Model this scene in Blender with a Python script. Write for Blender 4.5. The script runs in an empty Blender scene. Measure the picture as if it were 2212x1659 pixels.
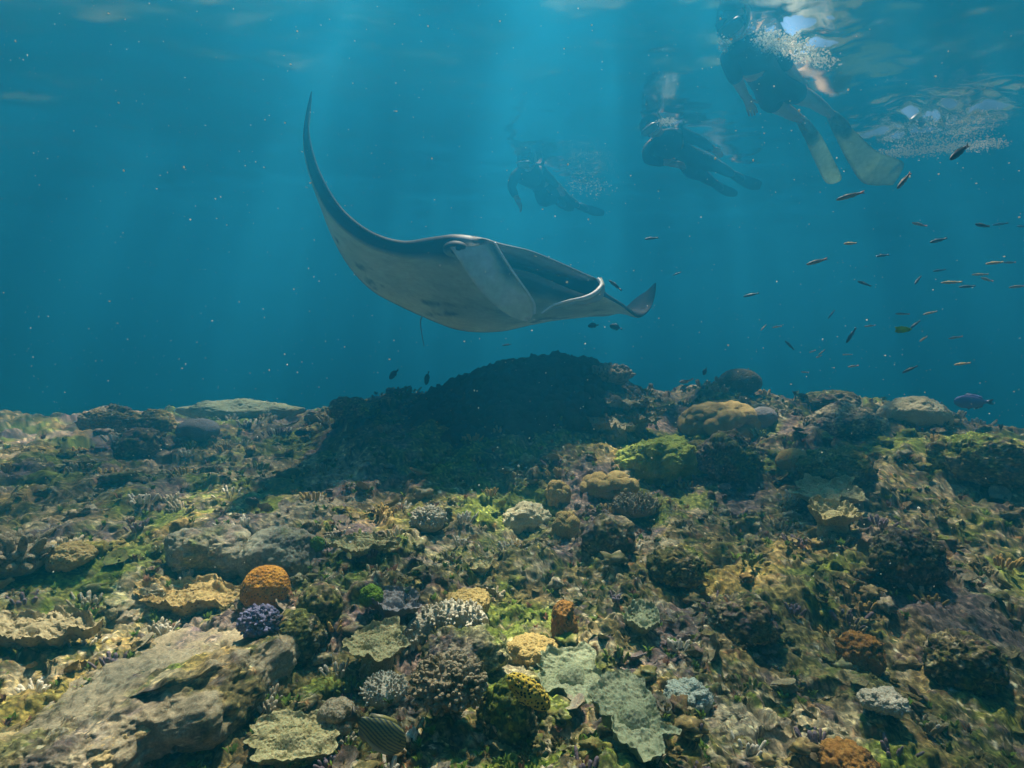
import bpy, bmesh, math
import numpy as np
from mathutils import Vector, Matrix

R = math.radians
sc = bpy.context.scene
col = sc.collection

# ------------------------------------------------------------------ camera, world, sun, exposure
F_PX = 1207.0                      # focal length in pixels of a 2212 px wide picture
PITCH = 2.37
cam_d = bpy.data.cameras.new('camera')
cam_d.sensor_width = 36.0
cam_d.lens = F_PX / 2212.0 * 36.0
cam_d.clip_start = 0.02
cam_d.clip_end = 1000.0
cam = bpy.data.objects.new('camera', cam_d)
col.objects.link(cam)
cam.location = (0, 0, 0)
cam.rotation_euler = (R(90 - PITCH), 0, 0)
sc.camera = cam

SUN_EL, SUN_AZ = 66.0, 6.0        # azimuth: degrees to the right of straight ahead, the light comes from there
world = bpy.data.worlds.new('World')
sc.world = world
world.use_nodes = True
wn = world.node_tree
bg = wn.nodes['Background']
sky = wn.nodes.new('ShaderNodeTexSky')
sky.sky_type = 'NISHITA'
sky.sun_disc = False
sky.sun_elevation = R(SUN_EL)
sky.sun_rotation = R(SUN_AZ)
wn.links.new(sky.outputs[0], bg.inputs[0])
bg.inputs[1].default_value = 0.06

sun_d = bpy.data.lights.new('sun', 'SUN')
sun_d.energy = 5.0
sun_d.angle = R(2.2)
sun_d.color = (1.0, 0.93, 0.72)
sun = bpy.data.objects.new('sun', sun_d)
col.objects.link(sun)
sv = Vector((math.cos(R(SUN_EL)) * math.sin(R(SUN_AZ)), math.cos(R(SUN_EL)) * math.cos(R(SUN_AZ)), math.sin(R(SUN_EL))))
sun.rotation_euler = sv.to_track_quat('Z', 'Y').to_euler()
sun.location = sv * 30

sc.view_settings.view_transform = 'Standard'
sc.view_settings.look = 'None'
sc.view_settings.gamma = 1.0
sc.view_settings.use_curve_mapping = False
sc.view_settings.exposure = 1.45
cy = sc.cycles
cy.use_denoising = True
cy.use_adaptive_sampling = True
cy.adaptive_threshold = 0.022
cy.max_bounces = 6
cy.diffuse_bounces = 2
cy.glossy_bounces = 2
cy.transmission_bounces = 2
cy.volume_bounces = 1
cy.transparent_max_bounces = 8
cy.caustics_reflective = False
cy.caustics_refractive = False
cy.sample_clamp_indirect = 4.0

SURF_Z = 2.33                      # the water's surface above the camera
WATER_DENSITY = 0.19
WATER_COLOR = (0.016, 0.280, 0.50)
WATER_ABSORB = (0.10, 0.12, 0.18)
WATER_G = 0.72


# ------------------------------------------------------------------ noise in numpy
def _hash(ix, iy, iz, seed):
    h = (ix.astype(np.int64) * 374761393 + iy.astype(np.int64) * 668265263 + iz.astype(np.int64) * 2147483647 + seed * 974711) & 0xFFFFFFFF
    h = ((h ^ (h >> 13)) * 1274126177) & 0xFFFFFFFF
    h = ((h ^ (h >> 16)) * 2246822519) & 0xFFFFFFFF
    h = h ^ (h >> 15)
    return (h & 0xFFFFFF) / float(0x1000000)


def vnoise(p, seed=0):
    """value noise, p (n,3) -> -1..1"""
    f = np.floor(p)
    i = f.astype(np.int64)
    t = p - f
    t = t * t * t * (t * (t * 6 - 15) + 10)
    out = 0
    for dx in (0, 1):
        wx = t[:, 0] if dx else 1 - t[:, 0]
        for dy in (0, 1):
            wy = t[:, 1] if dy else 1 - t[:, 1]
            for dz in (0, 1):
                wz = t[:, 2] if dz else 1 - t[:, 2]
                out = out + _hash(i[:, 0] + dx, i[:, 1] + dy, i[:, 2] + dz, seed) * wx * wy * wz
    return out * 2 - 1


def vnoise2(p, seed=0):
    f = np.floor(p)
    i = f.astype(np.int64)
    t = p - f
    t = t * t * t * (t * (t * 6 - 15) + 10)
    z = np.zeros(len(p), np.int64)
    a = _hash(i[:, 0], i[:, 1], z, seed)
    b = _hash(i[:, 0] + 1, i[:, 1], z, seed)
    c = _hash(i[:, 0], i[:, 1] + 1, z, seed)
    d = _hash(i[:, 0] + 1, i[:, 1] + 1, z, seed)
    return ((a * (1 - t[:, 0]) + b * t[:, 0]) * (1 - t[:, 1]) + (c * (1 - t[:, 0]) + d * t[:, 0]) * t[:, 1]) * 2 - 1


_ROT = np.array([[0.8, -0.6], [0.6, 0.8]])


def fbm2(p, octs=4, seed=0, gain=0.5, ridge=False):
    a, s, out = 1.0, 0.0, 0
    q = np.array(p, float)
    for k in range(octs):
        n = vnoise2(q, seed + k * 17)
        out = out + a * ((1 - 2 * np.abs(n)) if ridge else n)
        s += a
        a *= gain
        q = q @ _ROT * 2.03 + 5.3
    return out / s


def fbm(p, octs=4, seed=0, gain=0.5, ridge=False):
    a, s, out = 1.0, 0.0, 0
    q = np.array(p, float)
    for k in range(octs):
        n = vnoise(q, seed + k * 17)
        out = out + a * ((1 - 2 * np.abs(n)) if ridge else n)
        s += a
        a *= gain
        q = q * 2.03 + 3.7
    return out / s


def worley2(p, seed=0):
    f = np.floor(p).astype(np.int64)
    best = np.full(len(p), 9.0)
    ident = np.zeros(len(p))
    z = np.zeros(len(p), np.int64)
    for dx in (-1, 0, 1):
        for dy in (-1, 0, 1):
            cx, cy_ = f[:, 0] + dx, f[:, 1] + dy
            jx = _hash(cx, cy_, z, seed)
            jy = _hash(cx, cy_, z, seed + 5)
            d = np.hypot(cx + jx - p[:, 0], cy_ + jy - p[:, 1])
            m = d < best
            best = np.where(m, d, best)
            ident = np.where(m, _hash(cx, cy_, z, seed + 9), ident)
    return best, ident


def worley3(p, seed=0):
    f = np.floor(p).astype(np.int64)
    best = np.full(len(p), 9.0)
    for dx in (-1, 0, 1):
        for dy in (-1, 0, 1):
            for dz in (-1, 0, 1):
                c = f + (dx, dy, dz)
                j = np.stack([_hash(c[:, 0], c[:, 1], c[:, 2], seed + k) for k in (0, 5, 11)], 1)
                best = np.minimum(best, np.linalg.norm(c + j - p, axis=1))
    return best


def smooth(a, b, x):
    t = np.clip((x - a) / (b - a), 0, 1)
    return t * t * (3 - 2 * t)


# ------------------------------------------------------------------ view helper: a picture point at a given depth
_ca, _sa = math.cos(R(PITCH)), math.sin(R(PITCH))


def at(px, py, d):
    xc = (px - 1106.0) / F_PX * d
    yc = (829.5 - py) / F_PX * d
    return np.array((xc, yc * _sa + d * _ca, yc * _ca - d * _sa))


# ------------------------------------------------------------------ mesh helpers
def mesh_np(name, v, f, smooth_shade=True):
    v = np.asarray(v, np.float32)
    me = bpy.data.meshes.new(name)
    f = np.asarray(f, np.int32)
    n, k = f.shape
    me.vertices.add(len(v))
    me.vertices.foreach_set('co', v.ravel())
    me.loops.add(n * k)
    me.loops.foreach_set('vertex_index', f.ravel())
    me.polygons.add(n)
    me.polygons.foreach_set('loop_start', np.arange(0, n * k, k, dtype=np.int32))
    me.polygons.foreach_set('loop_total', np.full(n, k, np.int32))
    me.update(calc_edges=True)
    if smooth_shade:
        me.polygons.foreach_set('use_smooth', np.ones(n, bool))
    return me


def obj(name, me, mat=None, parent=None, loc=None):
    o = bpy.data.objects.new(name, me)
    col.objects.link(o)
    if mat is not None and me is not None:
        me.materials.clear()
        me.materials.append(mat)
    if loc is not None:
        o.location = loc
    if parent is not None:
        o.parent = parent
    return o


def tag(o, label=None, cat=None, group=None, kind=None):
    if label: o['label'] = label
    if cat: o['category'] = cat
    if group: o['group'] = group
    if kind: o['kind'] = kind
    return o


def empty(name, loc, label, cat, group=None):
    o = bpy.data.objects.new(name, None)
    o.empty_display_size = 0.1
    col.objects.link(o)
    o.location = loc
    return tag(o, label, cat, group)


def part(name, v, f, mat, root):
    """mesh given in world coordinates, made a child of root"""
    v = np.asarray(v, float) - np.array(root.location)
    o = obj(name, mesh_np(name, v, f), mat, root)
    return o


def set_col(me, c):
    a = me.color_attributes.new('Col', 'FLOAT_COLOR', 'POINT')
    c4 = np.ones((len(me.vertices), 4), np.float32)
    c4[:, :3] = c
    a.data.foreach_set('color', c4.ravel())


def grid_faces(nu, nv, wrap_v=False):
    i = np.arange(nu - 1)[:, None]
    j = np.arange(nv if wrap_v else nv - 1)[None, :]
    a = i * nv + j
    b = i * nv + (j + 1) % nv
    c = (i + 1) * nv + (j + 1) % nv
    d = (i + 1) * nv + j
    return np.stack([a, b, c, d], -1).reshape(-1, 4)


_ico = {}


def ico(sub):
    if sub not in _ico:
        bm = bmesh.new()
        bmesh.ops.create_icosphere(bm, subdivisions=sub, radius=1)
        v = np.array([x.co[:] for x in bm.verts])
        f = np.array([[x.index for x in q.verts] for q in bm.faces])
        bm.free()
        _ico[sub] = (v, f)
    return _ico[sub]


def catmull(P, n):
    P = np.asarray(P, float)
    m = len(P)
    t = np.linspace(0, m - 1, n)
    i = np.clip(t.astype(int), 0, m - 2)
    u = (t - i)[:, None]
    p0 = P[np.clip(i - 1, 0, m - 1)]
    p1, p2 = P[i], P[i + 1]
    p3 = P[np.clip(i + 2, 0, m - 1)]
    return 0.5 * (2 * p1 + (p2 - p0) * u + (2 * p0 - 5 * p1 + 4 * p2 - p3) * u ** 2 + (3 * p1 - p0 - 3 * p2 + p3) * u ** 3)


def tube(path, rad, seg=8):
    path = np.asarray(path, float)
    n = len(path)
    rad = np.broadcast_to(np.asarray(rad, float), (n,))
    tan = np.gradient(path, axis=0)
    tan /= np.linalg.norm(tan, axis=1)[:, None] + 1e-9
    ref = np.array((0, 0, 1.0)) if abs(tan[0, 2]) < 0.9 else np.array((1.0, 0, 0))
    v = []
    s = np.cross(tan[0], ref)
    for k in range(n):
        s = s - tan[k] * np.dot(s, tan[k])
        s /= np.linalg.norm(s)
        b = np.cross(tan[k], s)
        a = np.linspace(0, 2 * math.pi, seg, endpoint=False)
        v.append(path[k] + rad[k] * (np.cos(a)[:, None] * s + np.sin(a)[:, None] * b))
    v = np.concatenate(v)
    f = grid_faces(n, seg, True)
    v = np.concatenate([v, path[:1], path[-1:]])
    caps = [[(k + 1) % seg, k, n * seg, n * seg] for k in range(seg)] + [[(n - 1) * seg + k, (n - 1) * seg + (k + 1) % seg, n * seg + 1, n * seg + 1] for k in range(seg)]
    f3 = np.concatenate([f[:, [0, 1, 2]], f[:, [0, 2, 3]], np.array(caps)[:, :3]])
    return v, f3


def slab(edge_a, edge_b, thick, nu=40, nv=12, belly=0.0):
    """closed thin lens-shaped slab between two edge polylines"""
    A, B = catmull(edge_a, nu), catmull(edge_b, nu)
    w = np.linspace(0, 1, nv)
    mid = A[:, None] * (1 - w)[None, :, None] + B[:, None] * w[None, :, None]
    du = np.gradient(mid, axis=0)
    dv = (B - A)[:, None] + 0 * mid
    n = np.cross(du, dv)
    n /= np.linalg.norm(n, axis=2)[..., None] + 1e-9
    prof = np.sqrt(np.clip(1 - (2 * w - 1) ** 2, 0, 1))[None, :, None]
    endp = np.minimum(1, np.linspace(1, 0, nu) * 6 + 0.05)[:, None, None]
    bow = belly * (1 - (2 * w - 1) ** 2)[None, :, None]
    top = mid + n * (thick * prof * endp + bow)
    bot = mid + n * (-thick * prof * endp + bow)
    loop = np.concatenate([top, bot[:, ::-1]], 1)
    v = loop.reshape(-1, 3)
    f = grid_faces(nu, 2 * nv, True)
    m = 2 * nv
    caps0 = [[k, (k + 1) % m, (m - 2 - k) % m, m - 1 - k] for k in range(nv - 1)]
    caps1 = [[(nu - 1) * m + q for q in c[::-1]] for c in caps0]
    return v, np.concatenate([f, np.array(caps0), np.array(caps1)])


def merge(parts):
    vs, fs, o = [], [], 0
    for v, f in parts:
        f = np.asarray(f)
        if f.shape[1] == 4:
            f = np.concatenate([f[:, [0, 1, 2]], f[:, [0, 2, 3]]])
        vs.append(v)
        fs.append(f + o)
        o += len(v)
    return np.concatenate(vs), np.concatenate(fs)


def basis(n, rng=None):
    n = np.asarray(n, float) / np.linalg.norm(n)
    r = np.array((1.0, 0, 0)) if abs(n[0]) < 0.8 else np.array((0, 1.0, 0))
    a = np.cross(n, r)
    a /= np.linalg.norm(a)
    b = np.cross(n, a)
    if rng is not None:
        t = rng.uniform(0, 6.283)
        a, b = a * math.cos(t) + b * math.sin(t), -a * math.sin(t) + b * math.cos(t)
    return np.stack([a, b, n])


# ------------------------------------------------------------------ materials
def new_mat(name):
    m = bpy.data.materials.new(name)
    m.use_nodes = True
    nt = m.node_tree
    return m, nt, nt.nodes['Principled BSDF'], nt.nodes['Material Output']


def N(nt, kind, **kw):
    n = nt.nodes.new(kind)
    for k, v in kw.items():
        setattr(n, k, v)
    return n


def noise_node(nt, co, scale, detail=4, rough=0.55, dist=0.0):
    n = N(nt, 'ShaderNodeTexNoise')
    n.inputs['Scale'].default_value = scale
    n.inputs['Detail'].default_value = detail
    n.inputs['Roughness'].default_value = rough
    n.inputs['Distortion'].default_value = dist
    nt.links.new(co, n.inputs['Vector'])
    return n


def ramp(nt, fac, stops, interp='LINEAR'):
    r = N(nt, 'ShaderNodeValToRGB')
    r.color_ramp.interpolation = interp
    e = r.color_ramp.elements
    while len(e) < len(stops):
        e.new(0.5)
    for k, (p, c) in enumerate(stops):
        e[k].position = p
        e[k].color = (c[0], c[1], c[2], 1) if hasattr(c, '__len__') else (c, c, c, 1)
    nt.links.new(fac, r.inputs[0])
    return r.outputs[0]


def mixc(nt, fac, a, b, mode='MIX'):
    m = N(nt, 'ShaderNodeMix', data_type='RGBA', blend_type=mode)
    for sock, val in ((m.inputs[0], fac), (m.inputs[6], a), (m.inputs[7], b)):
        if isinstance(val, (int, float)):
            sock.default_value = val
        elif isinstance(val, tuple):
            sock.default_value = (*val, 1)
        else:
            nt.links.new(val, sock)
    return m.outputs[2]


def bump(nt, height, bs, strength, dist, normal=None):
    b = N(nt, 'ShaderNodeBump')
    b.inputs['Strength'].default_value = strength
    b.inputs['Distance'].default_value = dist
    nt.links.new(height, b.inputs['Height'])
    if normal is not None:
        nt.links.new(normal, b.inputs['Normal'])
    nt.links.new(b.outputs[0], bs.inputs['Normal'])
    return b.outputs[0]


def coral_mat(name, c1, c2, c3=None, scale=9.0, spots=60.0, spot_col=None, spot_size=0.25, fine=150.0, bs_=0.6, patch=0.5):
    """two pigments in clouds, a third in patches, small polyp spots, fine relief"""
    m, nt, bs, out = new_mat(name)
    co = N(nt, 'ShaderNodeTexCoord').outputs['Object']
    n1 = noise_node(nt, co, scale, 6, 0.65)
    c = ramp(nt, n1.outputs[0], [(0.32, c1), (0.68, c2)])
    if c3 is not None:
        n2 = noise_node(nt, co, scale * 1.7, 5, 0.7, 0.4)
        k = ramp(nt, n2.outputs[0], [(patch, 0.0), (patch + 0.09, 1.0)])
        c = mixc(nt, k, c, c3)
    vor = N(nt, 'ShaderNodeTexVoronoi')
    vor.inputs['Scale'].default_value = spots
    nt.links.new(co, vor.inputs['Vector'])
    if spot_col is not None:
        k = ramp(nt, vor.outputs['Distance'], [(spot_size, 1.0), (spot_size + 0.14, 0.0)])
        c = mixc(nt, k, c, spot_col)
    n3 = noise_node(nt, co, fine, 3, 0.7)
    c = mixc(nt, 0.55, c, ramp(nt, n3.outputs[0], [(0.3, 0.55), (0.7, 1.45)]), 'MULTIPLY')
    nt.links.new(c, bs.inputs['Base Color'])
    bs.inputs['Roughness'].default_value = 0.85
    bs.inputs['Specular IOR Level'].default_value = 0.15
    h1 = bump(nt, vor.outputs['Distance'], bs, bs_, 0.006)
    bump(nt, n3.outputs[0], bs, bs_, 0.004, h1)
    return m


def plain_mat(name, c, rough=0.6, spec=0.3, var=0.25, scale=30.0):
    m, nt, bs, out = new_mat(name)
    co = N(nt, 'ShaderNodeTexCoord').outputs['Object']
    n = noise_node(nt, co, scale, 4)
    k = ramp(nt, n.outputs[0], [(0.3, 1 - var), (0.7, 1 + var)])
    nt.links.new(mixc(nt, 1.0, c, k, 'MULTIPLY'), bs.inputs['Base Color'])
    bs.inputs['Roughness'].default_value = rough
    bs.inputs['Specular IOR Level'].default_value = spec
    return m


def col_mat(name, rough=0.6, spec=0.3, fine=80.0, var=0.2, bmp=0.2):
    m, nt, bs, out = new_mat(name)
    at_ = N(nt, 'ShaderNodeVertexColor', layer_name='Col')
    co = N(nt, 'ShaderNodeTexCoord').outputs['Object']
    n = noise_node(nt, co, fine, 4, 0.65)
    k = ramp(nt, n.outputs[0], [(0.3, 1 - var), (0.7, 1 + var)])
    nt.links.new(mixc(nt, 1.0, at_.outputs[0], k, 'MULTIPLY'), bs.inputs['Base Color'])
    bs.inputs['Roughness'].default_value = rough
    bs.inputs['Specular IOR Level'].default_value = spec
    bump(nt, n.outputs[0], bs, bmp, 0.004)
    return m


M = {}
# ------------------------------------------------------------------ the reef: one height function, one sheet
_cr = np.array([(-900, 905, 6.2), (-300, 895, 6.2), (0, 888, 6.0), (150, 892, 6.0), (250, 888, 5.7), (420, 884, 6.0), (600, 884, 6.0), (680, 880, 5.8), (740, 862, 5.2),
                (800, 852, 5.0), (870, 846, 4.95), (950, 838, 4.9), (1010, 822, 4.85), (1100, 797, 4.75), (1200, 787, 4.7), (1280, 800, 4.7), (1350, 830, 4.85),
                (1440, 844, 5.2), (1500, 832, 5.25), (1560, 818, 5.25), (1620, 828, 5.2), (1680, 845, 5.1), (1740, 858, 5.2), (1900, 858, 5.0), (2030, 862, 4.75), (2120, 910, 4.5),
                (2212, 935, 4.3), (2500, 985, 4.0), (3400, 1060, 4.0)], float)
_ct = (_cr[:, 0] - 1106) / F_PX
_cd = _cr[:, 2]
_cz = (829.5 - 50 - _cr[:, 1]) / F_PX * _cr[:, 2] - 0.02


def macro(x, y):
    yy = np.maximum(y, 0.25)
    t = np.clip(x / yy, -2.2, 2.2)
    D = np.interp(t, _ct, _cd)
    Z = np.interp(t, _ct, _cz)
    base = np.interp(yy, [0.2, 1.1, 2.0, 3.0, 4.0, 6.0], [-1.02, -0.93, -0.83, -0.74, -0.66, -0.55])
    base = base - 0.10 * smooth(0.6, 2.6, x) * smooth(3.2, 1.2, yy) - 0.05 * smooth(-0.3, -1.5, x) * smooth(3, 1.5, yy)
    base = base + 0.16 * smooth(0.5, 2.2, x) * smooth(2.2, 3.6, yy)
    k = smooth(0.62, 1.0, yy / D)
    z = base * (1 - k) + Z * k
    over = np.maximum(yy - D, 0)
    z = z - 0.16 * over ** 1.5 - 0.02 * over ** 2
    return np.maximum(z, -11.5)


def detail(x, y):
    p = np.stack([x, y], 1)
    w = p + 0.10 * np.stack([vnoise2(p * 4.1, 3), vnoise2(p * 4.1, 4)], 1)
    far = smooth(2.2, 4.0, y)
    f1, id1 = worley2(w / 0.42, 11)
    lump = np.clip(1 - (f1 / 0.75) ** 2, 0, 1) ** 1.2 * (id1 > 0.35) * (0.4 + id1)
    f2, id2 = worley2(w / 0.17, 21)
    knob = np.clip(1 - (f2 / 0.75) ** 2, 0, 1) * (id2 > 0.3) * (0.3 + id2)
    mid = fbm2(p / 0.55, 3, 51)
    rid = fbm2(w / 0.24, 3, 61, 0.5, True)
    rough = 0.55 + 0.45 * smooth(-0.25, 0.35, vnoise2(p / 0.8, 81))
    h = 0.11 * mid + (0.045 + 0.075 * far * smooth(0.2, 1.2, x)) * lump * rough + 0.028 * knob * rough - 0.030 * rid * rough
    pit = 0.9 * smooth(0.36, 0.10, f2) * (id2 < 0.2)
    return h - 0.04 * pit - 0.045


def height(x, y):
    x, y = np.atleast_1d(np.asarray(x, float)), np.atleast_1d(np.asarray(y, float))
    return macro(x, y) + detail(x, y)


def ground_at(px, py, lift=0.0):
    """where the line of sight through a picture point meets the reef"""
    d = np.linspace(0.6, 9, 2400)
    a = at(px, py, 1.0)
    P = d[:, None] * a[None]
    z = height(P[:, 0], P[:, 1])
    hit = np.nonzero(P[:, 2] < z)[0]
    k = hit[0] if len(hit) else np.argmin(np.abs(P[:, 2] - z))
    p = P[k].copy()
    p[2] = float(z[k]) + lift
    return p


def palette(v, stops):
    """piecewise constant choice of a pigment by v in 0..1"""
    pos = np.array([p for p, c in stops])
    cs = np.array([c for p, c in stops])
    return cs[np.clip(np.searchsorted(pos, v, side='right') - 1, 0, len(cs) - 1)]


def cell3(p, seed):
    """random value per warped cell"""
    q = p + 0.42 * np.stack([vnoise(p * 1.7 + 3.1, seed + 1), vnoise(p * 1.7 + 9.2, seed + 2), vnoise(p * 1.7 + 5.7, seed + 3)], 1)
    i = np.floor(q).astype(np.int64)
    return _hash(i[:, 0], i[:, 1], i[:, 2], seed)


def reef_pigment(p, fine=True):
    n = fbm(p * 2.2, 4, 911, 0.65)[:, None]
    c = np.array((0.135, 0.130, 0.046)) + n * np.array((0.075, 0.060, 0.030)) + fbm(p * 6, 2, 917)[:, None] * np.array((0.03, -0.02, 0.01))
    c = np.clip(c, 0.02, 1)
    pal1 = palette(cell3(p * 19, 921), [(0.0, (0.07, 0.06, 0.03)), (0.16, (0.24, 0.20, 0.11)), (0.30, (0.11, 0.125, 0.035)), (0.44, (0.13, 0.10, 0.10)), (0.55, (0.28, 0.23, 0.09)),
                                       (0.66, (0.09, 0.10, 0.05)), (0.78, (0.38, 0.34, 0.22)), (0.87, (0.16, 0.09, 0.05)), (0.94, (0.13, 0.19, 0.03))])
    k = smooth(-0.12, 0.14, fbm(p * 4.6, 2, 931, 0.6))[:, None] * 0.75
    c = c * (1 - k) + pal1 * k
    pal2 = palette(cell3(p * 60, 941), [(0.0, (0.050, 0.045, 0.025)), (0.25, (0.18, 0.155, 0.07)), (0.45, (0.10, 0.12, 0.035)), (0.60, (0.29, 0.25, 0.14)), (0.74, (0.12, 0.09, 0.09)),
                                       (0.84, (0.52, 0.47, 0.33)), (0.93, (0.20, 0.10, 0.05))])
    k = smooth(-0.15, 0.18, fbm(p * 10, 2, 951, 0.6))[:, None] * 0.8
    c = c * (1 - k) + pal2 * k
    for sc_, lo, hi, amt, cc in ((1.9, 0.08, 0.30, 0.6, (0.175, 0.125, 0.150)), (2.3, 0.06, 0.28, 0.75, (0.135, 0.190, 0.025)), (1.7, 0.16, 0.36, 0.6, (0.33, 0.24, 0.075)), (2.9, 0.17, 0.35, 0.6, (0.44, 0.38, 0.25))):
        k = smooth(lo, hi, fbm(p * sc_, 5, int(961 + sc_ * 50), 0.65))[:, None] * amt
        c = c * (1 - k) + np.array(cc) * k
    if fine:
        c = c * palette(cell3(p * 110, 971), [(0.0, (0.5, 0.5, 0.5)), (0.4, (1.0, 1.0, 1.0)), (0.8, (1.5, 1.45, 1.3)), (0.94, (2.4, 2.3, 2.0))])  # random speckle; its brightest specks also paint in highlight sparkles
    return np.clip(c, 0.01, 0.8)


M['reef'] = col_mat('reef_rock', 0.9, 0.1, 170.0, 0.4, 0.7)
_th = np.concatenate([np.linspace(-80, -50, 60, endpoint=False), np.linspace(-50, 50, 560, endpoint=False), np.linspace(50, 80, 61)])
_rr = np.concatenate([np.geomspace(0.35, 0.9, 70, endpoint=False), np.geomspace(0.9, 5.6, 660, endpoint=False), np.geomspace(5.6, 8, 40, endpoint=False), np.geomspace(8, 30, 40)])
_T, _Rr = np.meshgrid(np.radians(_th), _rr)
gx, gy = (_Rr * np.sin(_T)).ravel(), (_Rr * np.cos(_T)).ravel()
gz = height(gx, gy)
_p3 = np.stack([gx, gy, gz], 1)
# crust: relief along the surface normal, even on steep faces
_sh = (len(_rr), len(_th))
_G = _p3.reshape(*_sh, 3)
_nn = np.cross(np.gradient(_G, axis=1), np.gradient(_G, axis=0)).reshape(-1, 3)
_nn /= np.linalg.norm(_nn, axis=1)[:, None] + 1e-12
_nn *= np.sign(_nn[:, 2:3])
_q = _p3 + 0.03 * np.stack([vnoise(_p3 * 14, 301), vnoise(_p3 * 14, 302), vnoise(_p3 * 14, 303)], 1)
_rg = 0.5 + 0.5 * smooth(-0.3, 0.3, vnoise(_p3 * 2.4, 311))
_dd = -0.028 * fbm(_q / 0.115, 2, 321, 0.5, True) * _rg - 0.017 * fbm(_q / 0.043, 2, 331, 0.5, True) * _rg + 0.007 * fbm(_p3 / 0.016, 2, 341)
gx, gy, gz = (_p3 + _nn * _dd[:, None]).T
reef = obj('reef_floor', mesh_np('reef_floor', np.stack([gx, gy, gz], 1), grid_faces(len(_rr), len(_th))[:, ::-1]), M['reef'])
set_col(reef.data, reef_pigment(np.stack([gx, gy, gz], 1)))
tag(reef, 'rough coral reef floor rising to a ridge', kind='structure')

M['sand'] = plain_mat('deep_sand', (0.30, 0.28, 0.20), 0.9, 0.1, 0.3, 2.0)
_s = np.linspace(-76, 76, 60)
_X, _Y = np.meshgrid(_s, _s)
sb = obj('seabed', mesh_np('seabed', np.stack([_X.ravel(), _Y.ravel(), -11.6 + 0.4 * vnoise2(np.stack([_X.ravel(), _Y.ravel()], 1) / 9, 5)], 1), grid_faces(60, 60)), M['sand'])
tag(sb, 'deep seabed below the reef', kind='structure')


# ------------------------------------------------------------------ water surface seen from below
def water_material():
    m = bpy.data.materials.new('water_surface')
    m.use_nodes = True
    nt = m.node_tree
    nt.nodes.clear()
    L = nt.links
    out = N(nt, 'ShaderNodeOutputMaterial')
    tr = N(nt, 'ShaderNodeBsdfTransparent')
    gl = N(nt, 'ShaderNodeBsdfGlossy')
    gl.inputs['Roughness'].default_value = 0.18
    gl.inputs['Color'].default_value = (0.95, 0.98, 1.0, 1)
    # sun dapple painted into the colour: how much light each patch lets through
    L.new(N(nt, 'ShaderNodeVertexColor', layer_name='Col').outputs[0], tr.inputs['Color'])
    fr = N(nt, 'ShaderNodeFresnel')
    fr.inputs['IOR'].default_value = 1.33
    mx = N(nt, 'ShaderNodeMixShader')
    L.new(fr.outputs[0], mx.inputs[0])
    L.new(tr.outputs[0], mx.inputs[1])
    L.new(gl.outputs[0], mx.inputs[2])
    L.new(mx.outputs[0], out.inputs['Surface'])
    return m


def stretch(n, ext, core, cpow=3.0):
    u = np.linspace(-1, 1, n)
    return core * u + (ext - core) * np.sign(u) * np.abs(u) ** (cpow * 2)


_sx = stretch(420, 75, 8) + 1.0
_sy = stretch(420, 75, 7) + 5.0
_X, _Y = np.meshgrid(_sx, _sy)
wx, wy = _X.ravel(), _Y.ravel()
wp = np.stack([wx, wy], 1)
wz = np.zeros(len(wx))
_rng = np.random.default_rng(4)
for lam, amp, ang in ((3.1, 0.040, 20), (2.2, 0.030, -35), (1.5, 0.022, 60), (1.05, 0.017, 5), (0.74, 0.012, -60), (0.55, 0.009, 35), (0.42, 0.006, -15)):
    a = R(ang)
    ph = (wx * math.sin(a) + wy * math.cos(a)) * 2 * math.pi / lam + _rng.uniform(0, 6) + 1.2 * vnoise2(wp / (lam * 2.5), int(lam * 100))
    wz += amp * (np.sin(ph) + 0.25 * np.sin(2 * ph + 0.6))
wz += 0.026 * fbm2(wp @ np.array([[1.0, 0.5], [-0.35, 1.3]]) / 0.20, 3, 88)
wz *= 0.37 + 0.22 * vnoise2(wp / 2.7, 77)
# the swimmers stir the surface: shoulders of the near one, and the wash above its fins
for (px, py, d, rad, amp) in ((1700, 90, 4.1, 0.34, 0.06), (2020, 310, 5.5, 0.60, 0.12), (1440, 262, 5.6, 0.3, 0.03), (1265, 400, 7.0, 0.35, 0.04)):
    q = at(px, py, d)
    g = np.exp(-((wx - q[0]) ** 2 + (wy - q[1]) ** 2) / rad ** 2)
    wz += amp * g * (1.5 * fbm2(wp @ np.array([[1.0, 0.3], [-0.6, 1.6]]) / 0.24, 4, 501, 0.6) + 0.35 * np.sin((wx * 0.5 + wy) * 21 + 7 * vnoise2(wp / 0.4, 9)))
M['water'] = water_material()
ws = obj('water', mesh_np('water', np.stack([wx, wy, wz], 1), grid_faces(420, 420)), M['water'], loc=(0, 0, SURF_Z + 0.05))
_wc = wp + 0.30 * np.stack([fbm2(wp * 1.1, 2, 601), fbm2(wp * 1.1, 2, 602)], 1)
def _painted_caustic(p, seed):
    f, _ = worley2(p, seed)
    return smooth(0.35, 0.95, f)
_tc = 0.50 + 1.0 * np.clip(_painted_caustic(_wc * 2.1, 611) + 0.6 * _painted_caustic(_wc * 3.3 + 7, 621), 0, 1.2)  # caustic lines and broad sun patches painted into the transmitted colour
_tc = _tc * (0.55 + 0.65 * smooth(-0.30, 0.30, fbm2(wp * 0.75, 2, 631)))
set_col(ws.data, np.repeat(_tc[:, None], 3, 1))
tag(ws, 'rippled sea surface seen from below', kind='structure')


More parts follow.
